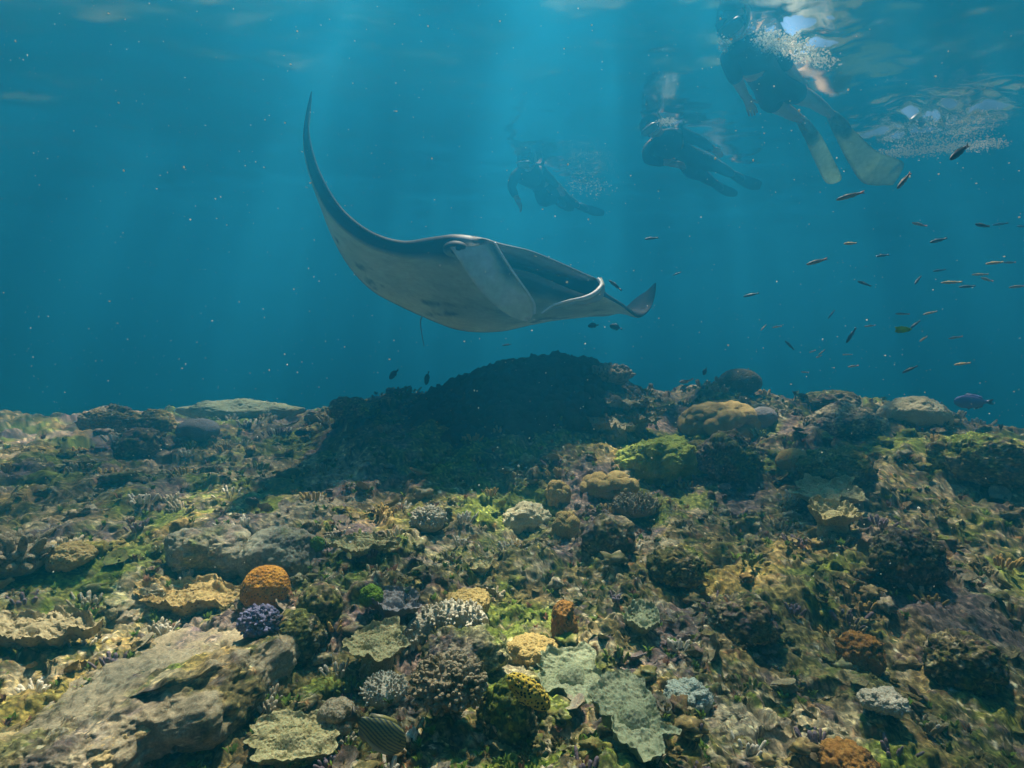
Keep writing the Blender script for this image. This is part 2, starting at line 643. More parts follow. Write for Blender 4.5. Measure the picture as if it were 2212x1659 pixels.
# ------------------------------------------------------------------ coral builders
def ellipsoid(c, rx, ry, rz, sub, style, seed, amp=1.0, rot=None):
    v, f = ico(sub)
    n = v
    p = v * np.array((rx, ry, rz))
    s = (rx * ry * rz) ** (1 / 3)
    q = p + seed * 3.17
    if style == 'smooth':
        d = 0.10 * fbm(q / (s * 0.9), 2, seed) + 0.012 * fbm(q / (s * 0.12), 2, seed + 3)
    elif style == 'pitted':
        w = worley3(q / (s * 0.17), seed)
        d = 0.42 * fbm(q / (s * 0.95), 3, seed) - 0.10 * fbm(q / (s * 0.28), 4, seed + 3, 0.62, True) + 0.03 * fbm(q / (s * 0.06), 3, seed + 4) - 0.06 * smooth(0.36, 0.12, w) * smooth(-0.1, 0.3, fbm(q / (s * 0.6), 2, seed + 8))
    elif style == 'slab':
        p = p * np.array((1, 1, 1.0))
        flat = np.sign(v[:, 2]) * np.abs(v[:, 2]) ** 0.8
        rim = 1 + 0.42 * fbm(np.column_stack([v[:, 0], v[:, 1], 0 * v[:, 0]]) * 1.7 + seed, 3, seed + 5, 0.6)
        p = np.column_stack([p[:, 0] * rim, p[:, 1] * rim, flat * rz])
        q = p + seed * 3.17
        w = worley3(q / (s * 0.30), seed)
        k = smooth(0.1, 0.5, fbm(q / (s * 1.3), 2, seed + 9))
        d = 0.26 * fbm(q / (s * 0.9), 3, seed) - 0.10 * fbm(q / (s * 0.33), 4, seed + 3, 0.62, True) + 0.05 * fbm(q / (s * 0.07), 3, seed + 4) - 0.14 * smooth(0.30, 0.10, w) * (0.3 + k)
    elif style == 'lobed':
        w = worley3(q / (s * 0.62), seed)
        d = 0.34 * np.sqrt(np.clip(1 - (w / 0.85) ** 2, 0, 1)) - 0.2 + 0.03 * fbm(q / (s * 0.15), 3, seed + 3)
    elif style == 'knobby':
        w = worley3(q / (s * 0.24), seed)
        d = 0.13 * np.sqrt(np.clip(1 - (w / 0.8) ** 2, 0, 1)) + 0.16 * fbm(q / (s * 0.8), 3, seed) + 0.03 * fbm(q / (s * 0.08), 2, seed + 3)
    elif style == 'brain':
        d = 0.06 * fbm(q / (s * 0.8), 2, seed) + 0.05 * np.abs(fbm(q / (s * 0.16), 2, seed + 3)) ** 0.5
    elif style == 'lettuce':
        w = worley3(q / (s * 0.5), seed)
        d = 0.16 * fbm(q / (s * 0.6), 2, seed) + 0.24 * np.sqrt(np.clip(1 - (w / 0.85) ** 2, 0, 1)) - 0.13 * fbm(q / (s * 0.22), 4, seed + 3, 0.6, True)
    else:  # rock
        w = worley3(q / (s * 0.42), seed)
        d = 0.30 * fbm(q / (s * 0.9), 3, seed) + 0.16 * np.sqrt(np.clip(1 - (w / 0.8) ** 2, 0, 1)) - 0.12 * fbm(q / (s * 0.2), 4, seed + 3, 0.6, True)
    p = p + n * (d * s * amp)[:, None]
    if rot is not None:
        p = p @ np.array(rot)
    return p + np.asarray(c), f


def px_size(d):
    return d / F_PX


def blob(name, label, cat, px, py, w, h, mat, style='rock', seed=1, sub=5, deep=0.9, amp=1.0, dd=0.0, group=None, spin=0.0):
    """a massive colony or boulder: picture centre, width and height in picture points"""
    g = ground_at(px, py + h * 0.38)
    d = g[1] + dd
    k = px_size(d)
    rx, rz = w / 2 * k, h / 2 * k
    ry = rx * deep
    c = at(px, py, d + ry * 0.45)
    root = np.array((c[0], c[1], c[2]))
    rot = None
    if spin:
        a = R(spin)
        rot = [[math.cos(a), 0, math.sin(a)], [0, 1, 0], [-math.sin(a), 0, math.cos(a)]]
    sub = 5 if w <= 110 else (6 if w <= 260 else 7)
    v, f = ellipsoid((0, 0, 0), rx, ry, rz * 1.08, sub, style, seed, amp, rot)
    root[2] -= 0.18 * rz
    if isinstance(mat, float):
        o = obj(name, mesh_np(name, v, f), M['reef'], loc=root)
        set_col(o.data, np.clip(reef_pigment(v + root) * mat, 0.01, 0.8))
    elif isinstance(mat, tuple):
        # one pigment of its own, overgrown in patches by what covers the reef
        base_c, amount = np.array(mat[0]), mat[1]
        q = v + root
        cc = base_c * (1 + 0.45 * fbm(q * 9, 3, seed, 0.6) + 0.35 * (cell3(q * 95, seed) - 0.5))[:, None]
        kk = (smooth(-0.14, 0.16, fbm(q * 5.5, 4, seed + 31, 0.62)) * amount)[:, None]
        o = obj(name, mesh_np(name, v, f), M['reef'], loc=root)
        set_col(o.data, np.clip(cc * (1 - kk) + reef_pigment(q) * kk, 0.01, 0.8))
    else:
        o = obj(name, mesh_np(name, v, f), mat, loc=root)
    return tag(o, label, cat, group)


def finger_mesh(rx, ry, rz, n, flen, frad, seed, updir=0.5, cap=-0.1, seg=7, jit=0.35):
    """a dome studded with blunt fingers"""
    rng = np.random.default_rng(seed)
    parts = [ellipsoid((0, 0, 0), rx, ry, rz, 4, 'smooth', seed)]
    k = np.arange(n) + 0.5
    zz = 1 - k / n * (1 - cap)
    ph = k * 2.399963 + rng.uniform(0, 6)
    ring_t = np.array([0.0, 0.45, 0.78, 0.95])
    ring_r = np.array([1.0, 0.95, 0.72, 0.36])
    a = np.linspace(0, 2 * math.pi, seg, endpoint=False)
    ff = grid_faces(4, seg, True)
    ff = np.concatenate([ff[:, [0, 1, 2]], ff[:, [0, 2, 3]], np.array([[3 * seg + q, 3 * seg + (q + 1) % seg, 4 * seg] for q in range(seg)])])
    for i in range(n):
        rr = math.sqrt(max(0, 1 - zz[i] ** 2))
        s = np.array((rr * math.cos(ph[i]), rr * math.sin(ph[i]), zz[i]))
        s = s + rng.normal(0, 0.06, 3)
        base = s * (rx, ry, rz) * 0.93
        nrm = s / (rx, ry, rz)
        nrm /= np.linalg.norm(nrm)
        dr = nrm * (1 - updir) + np.array((0, 0, updir)) + rng.normal(0, jit * 0.4, 3)
        B = basis(dr, rng)
        L, r0 = flen * rng.uniform(0.55, 1.25), frad * rng.uniform(0.7, 1.25)
        v = []
        bend = rng.normal(0, 0.18, 2) * L
        for t, q in zip(ring_t, ring_r):
            loc = np.stack([np.cos(a) * r0 * q + bend[0] * t * t, np.sin(a) * r0 * q + bend[1] * t * t, np.full(seg, L * t)], 1)
            v.append(loc @ B + base)
        v.append((np.array([[bend[0], bend[1], L]]) @ B) + base)
        parts.append((np.concatenate(v), ff))
    return merge(parts)


def fingers(name, label, cat, px, py, w, h, mat, n=120, flen=0.03, frad=0.009, seed=1, deep=0.8, updir=0.4, cap=-0.1, dd=0.0, tilt=0.0, group=None):
    g = ground_at(px, py + h * 0.38)
    d = g[1] + dd
    k = px_size(d)
    rx, rz = w / 2 * k * 0.9, h / 2 * k * 0.9
    c = at(px, py, d + rx * deep * 0.4)
    v, f = finger_mesh(rx, rx * deep, rz, n, flen, frad, seed, updir, cap)
    if tilt:
        a = R(tilt)
        v = v @ np.array([[1, 0, 0], [0, math.cos(a), math.sin(a)], [0, -math.sin(a), math.cos(a)]])
    o = obj(name, mesh_np(name, v, f), mat, loc=c)
    return tag(o, label, cat, group)


def plate_mesh(rx, ry, seed, lobes=5, lob=0.22, cup=0.02, thick=0.012, rough=0.012, nt=120, nr=22, rag=0.10):
    rng = np.random.default_rng(seed)
    th = np.linspace(0, 2 * math.pi, nt, endpoint=False)
    cs = np.stack([np.cos(th), np.sin(th)], 1)
    out = 1 + lob * fbm2(cs * lobes * 0.32 + seed, 2, seed) * 1.6 + rag * fbm2(cs * 5 + seed, 3, seed + 7, 0.6)
    rr = np.linspace(0, 1, nr) ** 0.85
    X = rr[:, None] * out * np.cos(th) * rx
    Y = rr[:, None] * out * np.sin(th) * ry
    p = np.stack([X.ravel(), Y.ravel()], 1)
    s = min(rx, ry)
    f, _ = worley2(p / (s * 0.22) + seed, seed)
    Z = (cup * rr[:, None] ** 2 + 0 * X).ravel() + rough * fbm2(p / (s * 0.55) + seed, 4, seed + 1) * 1.6 + rough * 0.55 * np.sqrt(np.clip(1 - (f / 0.7) ** 2, 0, 1)) + rough * 0.4 * fbm2(p / (s * 0.1) + seed, 3, seed + 2)
    edge = np.repeat(rr, nt)
    Z = Z + 0.8 * rough * smooth(0.86, 0.97, edge)
    top = np.stack([p[:, 0], p[:, 1], Z], 1)
    drop = thick * (1 - 0.75 * smooth(0.7, 1.0, edge)) + thick * 2.2 * (1 - edge)
    bot = np.stack([p[:, 0] * 0.985, p[:, 1] * 0.985, Z - drop], 1)
    fa = grid_faces(nr, nt, True)
    m = nr * nt
    fb = fa[:, ::-1] + m
    r0 = (nr - 1) * nt
    fr = np.array([[r0 + j, r0 + (j + 1) % nt, m + r0 + (j + 1) % nt, m + r0 + j] for j in range(nt)])[:, ::-1]
    return np.concatenate([top, bot]), np.concatenate([fa, fb, fr])


def rot_xyz(v, ax, ay, az):
    return v @ np.array(Matrix.Rotation(R(az), 3, 'Z') @ Matrix.Rotation(R(ay), 3, 'Y') @ Matrix.Rotation(R(ax), 3, 'X')).T


def plate(name, label, cat, px, py, w, h, mat, seed=1, tilt=15.0, roll=0.0, lift=0.03, lobes=5, lob=0.22, cup=0.02, thick=0.012, rough=0.012, nt=140, nr=26, rag=0.035, group=None, under=None):
    g = ground_at(px, py)
    d = float(g[1])
    el = math.degrees(math.atan2(-g[2], d))
    k = px_size(d)
    rx = w / 2 * k
    ry = h / 2 * k / max(0.25, math.sin(R(el + tilt)))
    v, f = plate_mesh(rx, ry, seed, lobes, lob, cup, thick, rough, nt, nr, rag)
    v = rot_xyz(v, tilt, roll, 0)
    parts = [(v, f)]
    sv_, sf = ellipsoid((0, 0, -0.6 * lift - 0.02), rx * 0.45, ry * 0.45, lift + 0.03, 3, 'rock', seed)
    parts.append((sv_, sf))
    v, f = merge(parts)
    o = obj(name, mesh_np(name, v, f), mat, loc=(g[0], g[1], g[2] + lift))
    return tag(o, label, cat, group)


def translucent_mat(name, c, k=0.6):
    m, nt, bs, out = new_mat(name)
    co = N(nt, 'ShaderNodeTexCoord').outputs['Object']
    cc = mixc(nt, 1.0, c, ramp(nt, noise_node(nt, co, 25, 4).outputs[0], [(0.3, 0.8), (0.7, 1.2)]), 'MULTIPLY')
    nt.links.new(cc, bs.inputs['Base Color'])
    bs.inputs['Roughness'].default_value = 0.5
    tl = N(nt, 'ShaderNodeBsdfTranslucent')
    nt.links.new(cc, tl.inputs['Color'])
    mx = N(nt, 'ShaderNodeMixShader')
    mx.inputs[0].default_value = k
    nt.links.new(bs.outputs[0], mx.inputs[1])
    nt.links.new(tl.outputs[0], mx.inputs[2])
    nt.links.new(mx.outputs[0], out.inputs['Surface'])
    return m


# ------------------------------------------------------------------ coral materials
M['grey'] = coral_mat('pitted_grey_coral', (0.18, 0.17, 0.12), (0.42, 0.40, 0.30), (0.12, 0.10, 0.05), 7, 70, (0.10, 0.09, 0.06), 0.16, 130, 0.8, 0.60)
M['slab'] = coral_mat('pale_slab_coral', (0.17, 0.145, 0.08), (0.42, 0.36, 0.21), (0.10, 0.075, 0.035), 8, 60, (0.12, 0.09, 0.05), 0.13, 110, 0.8, 0.62)
M['slab2'] = coral_mat('ochre_slab_coral', (0.28, 0.20, 0.07), (0.50, 0.38, 0.16), (0.16, 0.10, 0.04), 6, 60, (0.15, 0.10, 0.05), 0.13, 110, 0.8, 0.62)
M['orange'] = coral_mat('orange_brown_coral', (0.27, 0.115, 0.012), (0.52, 0.27, 0.035), (0.08, 0.04, 0.01), 16, 95, (0.10, 0.05, 0.01), 0.2, 190, 1.0, 0.58)
M['rust'] = coral_mat('rusty_sponge', (0.20, 0.09, 0.02), (0.40, 0.22, 0.05), (0.06, 0.035, 0.015), 18, 80, None, 0.2, 190, 1.0, 0.52)
M['purple'] = coral_mat('violet_finger_coral', (0.10, 0.10, 0.17), (0.26, 0.26, 0.40), (0.06, 0.05, 0.06), 14, 120, None, 0.2, 200)
M['mauve'] = coral_mat('mauve_crust', (0.085, 0.072, 0.068), (0.19, 0.15, 0.145), (0.17, 0.13, 0.06), 11, 70, (0.36, 0.30, 0.22), 0.12, 160, 0.8, 0.53)
M['white'] = coral_mat('pale_finger_coral', (0.30, 0.28, 0.20), (0.58, 0.55, 0.43), None, 14, 140, None, 0.2, 220)
M['tanfinger'] = coral_mat('tan_finger_coral', (0.20, 0.165, 0.10), (0.42, 0.36, 0.24), (0.10, 0.08, 0.035), 14, 140, None, 0.2, 220)
M['platec'] = coral_mat('olive_cream_plate', (0.33, 0.30, 0.13), (0.52, 0.47, 0.25), (0.22, 0.18, 0.08), 10, 110, (0.16, 0.13, 0.06), 0.14, 200, 0.7, 0.6)
M['paleg'] = coral_mat('pale_green_plate', (0.20, 0.235, 0.13), (0.34, 0.37, 0.23), (0.13, 0.14, 0.07), 9, 90, (0.13, 0.14, 0.09), 0.13, 180, 0.6, 0.62)
M['yellow'] = coral_mat('yellow_black_spotted', (0.46, 0.33, 0.04), (0.60, 0.47, 0.09), None, 20, 115, (0.02, 0.015, 0.005), 0.30, 220)
M['tan'] = coral_mat('golden_tan_lobed_coral', (0.30, 0.22, 0.075), (0.46, 0.35, 0.13), None, 7, 150, (0.18, 0.13, 0.05), 0.2, 230, 0.6)
M['green'] = coral_mat('yellow_green_coral', (0.17, 0.24, 0.03), (0.38, 0.44, 0.08), (0.46, 0.48, 0.15), 8, 120, None, 0.2, 170, 0.9, 0.60)
M['algae'] = coral_mat('green_algae', (0.08, 0.17, 0.015), (0.20, 0.34, 0.03), None, 20, 150, None, 0.2, 260, 1.0)
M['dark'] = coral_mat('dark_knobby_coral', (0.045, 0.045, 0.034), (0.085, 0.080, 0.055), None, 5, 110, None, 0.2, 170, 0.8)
M['rockd'] = coral_mat('turfy_dark_rock', (0.06, 0.055, 0.028), (0.15, 0.125, 0.065), (0.28, 0.23, 0.13), 6, 60, (0.045, 0.04, 0.025), 0.16, 120, 1.0, 0.60)
M['rockp'] = coral_mat('turfy_pale_rock', (0.13, 0.12, 0.065), (0.34, 0.31, 0.20), (0.10, 0.13, 0.03), 6, 60, (0.07, 0.06, 0.035), 0.16, 120, 1.0, 0.58)
M['bluegreen'] = coral_mat('pale_bluegreen_coral', (0.22, 0.28, 0.23), (0.40, 0.46, 0.40), None, 14, 160, (0.18, 0.24, 0.2), 0.2, 240)
M['palec'] = coral_mat('cream_dome_coral', (0.42, 0.38, 0.22), (0.60, 0.55, 0.36), None, 3, 130, None, 0.2, 150, 0.5)
M['greymauve'] = coral_mat('grey_mauve_dome', (0.15, 0.15, 0.15), (0.26, 0.25, 0.26), None, 8, 90, None, 0.2, 180)

# ------------------------------------------------------------------ the dark mound of knobby coral under the ray
def mound():
    rng = np.random.default_rng(12)
    cx, cy_, ax, ay = 0.12, 4.40, 0.95, 0.75
    n = 150
    u = np.linspace(0, 1, 90)
    th = np.linspace(0, 2 * math.pi, n, endpoint=False)
    cs = np.stack([np.cos(th), np.sin(th)], 1)
    out = 1 + 0.16 * fbm2(cs * 1.3 + 4, 3, 8)
    X = cx + ax * np.outer(u, out * np.cos(th))
    Y = cy_ + ay * np.outer(u, out * np.sin(th)) + 0.10 * (X - cx)
    x, y = X.ravel(), Y.ravel()
    e = np.repeat(u, n)
    p2 = np.stack([x, y], 1)

    def top(x, y, e):
        return macro(x, y) + 0.03 * (1 - e ** 2.5) + 0.05 * fbm2(np.stack([x, y], 1) / 0.5, 2, 15) - 0.10 * smooth(0.86, 1.0, e) - 0.005
    z = top(x, y, e)
    f, _ = worley2(p2 / 0.06, 44)
    z = z + 0.02 * np.sqrt(np.clip(1 - (f / 0.75) ** 2, 0, 1))
    parts = [(np.stack([x, y, z], 1), grid_faces(90, n, True))]
    # knobs standing off the dome
    m = 1700
    uu = np.sqrt(rng.uniform(0, 0.93, m))
    tt = rng.uniform(0, 2 * math.pi, m)
    oo = np.interp(tt, np.append(th, 2 * math.pi), np.append(out, out[0]))
    kx = cx + ax * uu * oo * np.cos(tt)
    ky = cy_ + ay * uu * oo * np.sin(tt) + 0.10 * (kx - cx)
    kz = top(kx, ky, uu)
    iv, if_ = ico(2)
    for i in range(m):
        r = rng.uniform(0.028, 0.055)
        v = iv * (r, r, r * rng.uniform(0.8, 1.4)) * (1 + 0.12 * rng.normal(0, 1, (len(iv), 1)))
        parts.append((v + (kx[i], ky[i], kz[i] + 0.5 * r), if_))
    return merge(parts)


_v, _f = mound()
_c = np.array((-0.10, 4.42, float(_v[:, 2].min())))
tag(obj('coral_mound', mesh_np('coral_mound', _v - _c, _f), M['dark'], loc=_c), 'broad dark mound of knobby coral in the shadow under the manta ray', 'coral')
fingers('knobby_coral', 'sunlit cream knobby coral on the right shoulder of the dark mound', 'coral', 1318, 812, 100, 44, M['tanfinger'], 150, 0.035, 0.022, 31, 0.8, 0.5, -0.1, -0.28)

# ------------------------------------------------------------------ left side
blob('reef_rock', 'pale topped reef rock at the left end of the dark mound', 'rock', 768, 880, 120, 44, 1.25, 'slab', 3, 6, 0.7)
blob('plate_coral', 'long low pale green coral table crowning the left ridge', 'coral', 515, 884, 250, 42, M['paleg'], 'slab', 5, 6, 0.5, 0.7)
blob('reef_rock', 'dark round reef rock on the skyline at the far left', 'rock', 236, 908, 112, 66, 0.75, 'rock', 5, 6, 0.8)
blob('reef_rock', 'dark reef rock with a cream patch left of the long plate', 'rock', 330, 912, 90, 56, 1.25, 'rock', 6, 6, 0.8)
blob('dome_coral', 'smooth grey mauve dome coral below the long plate', 'coral', 428, 926, 92, 50, M['greymauve'], 'smooth', 7, 5, 0.8)
blob('reef_rock', 'squat dark rock standing on the left flat in front of the ridge', 'rock', 300, 958, 96, 64, 0.75, 'rock', 8, 6, 0.8)
blob('boulder_coral', 'pitted grey boulder coral, the left lobe with a dark hollow beneath', 'coral', 455, 1185, 180, 110, ((0.30, 0.285, 0.20), 0.7), 'pitted', 9, 6, 0.75, 1.0, 0.0, None, -12)
blob('boulder_coral', 'rounded speckled grey boulder coral right behind the orange ball', 'coral', 610, 1192, 170, 132, ((0.30, 0.285, 0.20), 0.7), 'pitted', 10, 6, 0.8, 0.8, 0.0, None, 22)
blob('brain_coral', 'orange brown ball shaped coral', 'coral', 574, 1268, 102, 102, M['orange'], 'brain', 11, 6, 0.95)
plate('plate_coral', 'ochre yellow shelf of coral beside the orange ball', 'coral', 420, 1302, 250, 62, M['slab2'], 13, 8, 0, 0.02, 6, 0.3, 0.0, 0.02, 0.022)
blob('boulder_coral', 'huge warm tan rock mass rising from the bottom left towards the orange ball', 'coral', 290, 1520, 720, 180, ((0.31, 0.26, 0.165), 1.0), 'slab', 14, 7, 0.8, 0.75, 0.0, None, 16)
blob('boulder_coral', 'lumpy ochre coral ledge in the bottom left corner', 'coral', 130, 1630, 420, 130, ((0.40, 0.31, 0.15), 0.8), 'slab', 15, 7, 0.7, 0.9, -0.03, None, 8)
plate('plate_coral', 'low brown plate coral at the left edge above the corner ledge', 'coral', 90, 1375, 230, 60, M['slab'], 16, 8, 0, 0.02, 5, 0.25, 0.0, 0.018, 0.02)
fingers('staghorn_coral', 'clump of thick branching coral at the left edge', 'coral', 35, 1210, 120, 80, M['tanfinger'], 40, 0.07, 0.017, 17, 0.8, 0.1, -0.1)
blob('knobby_coral', 'cream yellow lump of coral beside the left edge branches', 'coral', 150, 1196, 120, 52, M['slab2'], 'pitted', 18, 6, 0.8)
fingers('finger_coral', 'violet blue tipped finger coral below the orange ball', 'coral', 560, 1344, 92, 64, M['purple'], 200, 0.012, 0.0068, 19, 0.9, 0.2, -0.4, -0.12)
blob('reef_rock', 'dark rock grown together with the violet finger coral', 'rock', 640, 1372, 120, 96, 0.75, 'rock', 20, 6, 0.8)
blob('reef_rock', 'round encrusted rock right of the orange ball', 'rock', 690, 1300, 88, 84, 0.9, 'knobby', 21, 6, 0.9)
blob('algae_ball', 'small bright green algae ball on the speckled grey boulder', 'algae', 686, 1172, 28, 30, M['algae'], 'rock', 22, 5, 0.9)
blob('algae_ball', 'green algae clump above the white crescent of finger coral', 'algae', 800, 1284, 52, 36, M['algae'], 'rock', 23, 5, 0.9)
plate('plate_coral', 'tan scalloped plate coral at the bottom edge left of the striped fish', 'coral', 635, 1615, 210, 96, M['platec'], 24, 12, 0, 0.02, 8, 0.25, 0.0, 0.012, 0.010)
blob('cup_coral', 'pale lumpy coral just above left of the striped fish', 'coral', 728, 1545, 80, 70, M['tanfinger'], 'lobed', 25, 6, 0.9)
plate('plate_coral', 'thin yellow plate coral on the shaded flat above the grey boulder', 'coral', 790, 1196, 130, 34, M['platec'], 26, 10, 0, 0.03, 5, 0.3, 0.01, 0.012, 0.012)

# ------------------------------------------------------------------ centre foreground
def crescent():
    """finger coral grown along an arched shelf"""
    pts = [(884, 1392), (896, 1366), (922, 1346), (955, 1335), (990, 1330), (1022, 1333), (1040, 1352)]
    rng = np.random.default_rng(8)
    base = ground_at(960, 1395)
    d = base[1] + 0.04
    path = catmull(np.array([at(x, y, d + 0.08 * math.sin(i / 6 * math.pi)) for i, (x, y) in enumerate(pts)]), 30)
    parts = [tube(path, 0.030 + 0.012 * np.sin(np.linspace(0, 3.1, 30)), 12)]
    for i in range(260):
        k = rng.integers(0, 30)
        r = 0.033 + 0.012 * math.sin(k / 29 * 3.1)
        a = rng.uniform(-0.5, math.pi * 0.85)
        nrm = np.array((rng.normal(0, 0.25), -math.cos(a), math.sin(a)))
        nrm /= np.linalg.norm(nrm)
        v, f = ico(2)
        B = basis(nrm, rng)
        L = rng.uniform(0.010, 0.019)
        parts.append(((v * (0.0058, 0.0058, L)) @ B + path[k] + rng.normal(0, 0.006, 3) + nrm * r * 0.9, f))
    v, f = merge(parts)
    c = path.mean(0)
    tag(obj('finger_coral', mesh_np('finger_coral', v - c, f), M['white'], loc=c), 'white crescent of stubby finger coral over a dark hollow', 'coral')


crescent()
blob('reef_rock', 'mottled rock behind the hollow under the white crescent', 'rock', 1010, 1405, 170, 90, 0.9, 'rock', 27, 6, 0.8, 1, 0.05)
plate('plate_coral', 'olive cream fan shaped plate coral left of the white crescent', 'coral', 812, 1432, 150, 82, M['platec'], 28, 14, -6, 0.05, 7, 0.28, 0.015, 0.012, 0.012)
fingers('finger_coral', 'small colony of white dotted finger tips under the fan plate', 'coral', 832, 1492, 104, 58, M['white'], 170, 0.014, 0.0042, 29, 0.9, 0.35, -0.2)
fingers('table_coral', 'round tan table of blunt finger coral overhanging a dark cave', 'coral', 972, 1478, 168, 104, M['tanfinger'], 330, 0.018, 0.0075, 30, 0.8, 0.25, -0.15, -0.05, 18)
blob('reef_rock', 'mossy rock pillar right of the round finger table', 'rock', 1105, 1530, 130, 150, 0.75, 'rock', 32, 6, 0.8, 1, 0.06)
blob('sponge', 'yellow black spotted lobe shaped like a folded leaf', 'sponge', 1142, 1490, 112, 44, M['yellow'], 'knobby', 33, 6, 0.35, 0.9, -0.14, None, -38)
plate('plate_coral', 'large pale green plate coral right of the spotted yellow lobe', 'coral', 1230, 1495, 180, 110, M['paleg'], 34, 10, 8, 0.045, 6, 0.32, 0.01, 0.012, 0.012)
plate('plate_coral', 'ragged pale green plate coral at the bottom edge right of centre', 'coral', 1365, 1600, 160, 130, M['paleg'], 35, 10, 10, 0.045, 7, 0.36, 0.01, 0.012, 0.012)
blob('encrusting_coral', 'flat golden tan lumpy coral above the pale green plates', 'coral', 1150, 1400, 110, 48, M['tan'], 'rock', 36, 6, 0.9, 1.3)
blob('sponge', 'rusty orange sponge clump standing right of the white crescent', 'sponge', 1218, 1335, 52, 84, M['rust'], 'rock', 37, 6, 0.9)
plate('plate_coral', 'small pale green broken plate right of the rusty sponge', 'coral', 1386, 1352, 78, 50, M['paleg'], 38, 10, 0, 0.02, 5, 0.3, 0.01, 0.012, 0.012)
blob('encrusting_coral', 'pale blue green wrinkled lump of coral on the right foreground', 'coral', 1488, 1498, 88, 44, M['bluegreen'], 'rock', 39, 6, 0.9, 1.6)
blob('sponge', 'pair of mustard orange sponge heads in the right foreground', 'sponge', 1855, 1402, 92, 66, M['rust'], 'rock', 40, 6, 0.8, 1.5)
blob('encrusting_coral', 'pale whitish crust of coral low in the right foreground', 'coral', 1905, 1510, 86, 30, M['white'], 'rock', 41, 6, 0.8, 1.6)
blob('sponge', 'brown sponge at the bottom edge on the right', 'sponge', 1835, 1640, 110, 44, M['rust'], 'rock', 42, 6, 0.9, 1.5)
plate('plate_coral', 'upturned brown grey shell of plate coral above the white crescent', 'coral', 850, 1325, 130, 44, M['greymauve'], 43, 10, 6, 0.03, 5, 0.3, 0.02, 0.012, 0.010)
plate('plate_coral', 'small cream curled plate near the picture centre', 'coral', 1040, 1238, 50, 26, M['platec'], 44, 14, 0, 0.02, 5, 0.3, 0.015, 0.008, 0.006)
blob('encrusting_coral', 'golden mound of coral behind the white crescent', 'coral', 1012, 1296, 96, 36, M['tan'], 'rock', 45, 6, 0.9, 1.2)

# ------------------------------------------------------------------ middle ground
fingers('cauliflower_coral', 'white cauliflower coral at the near edge of the shadow', 'coral', 925, 1125, 76, 58, M['white'], 170, 0.022, 0.010, 46, 0.9, 0.3, -0.2)
blob('encrusting_coral', 'pale cream knotted coral at the edge of the shadow, right of centre', 'coral', 1140, 1118, 96, 46, M['palec'], 'rock', 47, 6, 0.8, 1.7)
blob('lobed_coral', 'upright golden tan knob of coral beside the pale cream coral', 'coral', 1222, 1136, 56, 66, M['tan'], 'lobed', 48, 6, 0.9, 1.5)
blob('lobed_coral', 'shaded brown column of coral behind the upright golden knob', 'coral', 1205, 1064, 50, 56, M['tan'], 'lobed', 49, 6, 0.9, 1.5)
blob('lobed_coral', 'saddle shaped golden tan coral below the yellow green coral', 'coral', 1318, 1046, 118, 46, M['tan'], 'lobed', 50, 6, 0.8, 1.7)
blob('leafy_coral', 'bright yellow green lumpy coral on the right slope', 'coral', 1420, 992, 180, 80, M['green'], 'rock', 51, 7, 0.9, 1.3)
blob('lobed_coral', 'golden tan many lobed coral above the yellow green coral', 'coral', 1556, 908, 160, 74, M['tan'], 'lobed', 52, 6, 0.8, 1.7)
blob('dome_coral', 'dim rounded dome coral on the skyline right of the mound', 'coral', 1598, 822, 92, 56, M['rockd'], 'smooth', 53, 5, 0.9)
for i_, (a_, b_, c_, d_) in enumerate(((1350, 888, 110, 26), (1368, 914, 120, 26), (1330, 940, 96, 24))):
    plate('table_coral', ('uppermost', 'middle', 'lowest')[i_] + ' of three thin brown table corals right of the dark mound', 'coral', a_, b_, c_, d_, M['rockp'], 54 + i_, 12, 4, 0.05, 9, 0.3, 0.02, 0.015, 0.02, 140, 22, 0.25, 'thin table corals right of the mound')
fingers('finger_coral', 'grey finger coral below the saddle shaped tan coral', 'coral', 1372, 1096, 110, 46, M['tanfinger'], 200, 0.03, 0.008, 58, 0.8, 0.5, -0.1)
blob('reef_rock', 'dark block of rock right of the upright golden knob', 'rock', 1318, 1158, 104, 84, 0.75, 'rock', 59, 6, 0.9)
blob('dome_coral', 'large pale cream dome coral near the right end of the skyline', 'coral', 1976, 890, 136, 66, M['palec'], 'rock', 60, 6, 0.8, 0.6)
blob('dome_coral', 'brown mushroom cap coral in the middle of the right slope', 'coral', 1716, 992, 78, 52, M['tan'], 'smooth', 61, 5, 0.9)
blob('reef_rock', 'dark overhanging rock below the golden many lobed coral', 'rock', 1576, 985, 130, 100, 0.75, 'rock', 62, 6, 0.8)
blob('reef_rock', 'dark rock hump right of the brown mushroom cap', 'rock', 1800, 1010, 150, 92, 0.75, 'rock', 63, 6, 0.8)
blob('reef_rock', 'dark rock shelf beneath the pale cream dome', 'rock', 1830, 912, 150, 66, 1.25, 'rock', 64, 6, 0.8)
blob('dome_coral', 'small brown round coral left of the dark right hand hump', 'coral', 1648, 900, 60, 50, M['greymauve'], 'smooth', 65, 5, 0.9)
plate('plate_coral', 'yellowish folded plate coral in the middle of the right slope', 'coral', 1790, 1092, 130, 60, M['platec'], 66, 12, -8, 0.05, 7, 0.35, 0.02, 0.014, 0.02)
plate('plate_coral', 'thin white edged plate below the yellowish folded plate', 'coral', 1800, 1140, 130, 44, M['platec'], 67, 12, 6, 0.05, 7, 0.35, 0.02, 0.014, 0.02)
blob('reef_rock', 'big dark rock knob at the right edge of the slope', 'rock', 1960, 1200, 130, 120, 0.75, 'rock', 68, 6, 0.8)
blob('reef_rock', 'mottled rock lump on the slope right of centre', 'rock', 1460, 1220, 120, 76, 0.9, 'rock', 69, 6, 0.9)
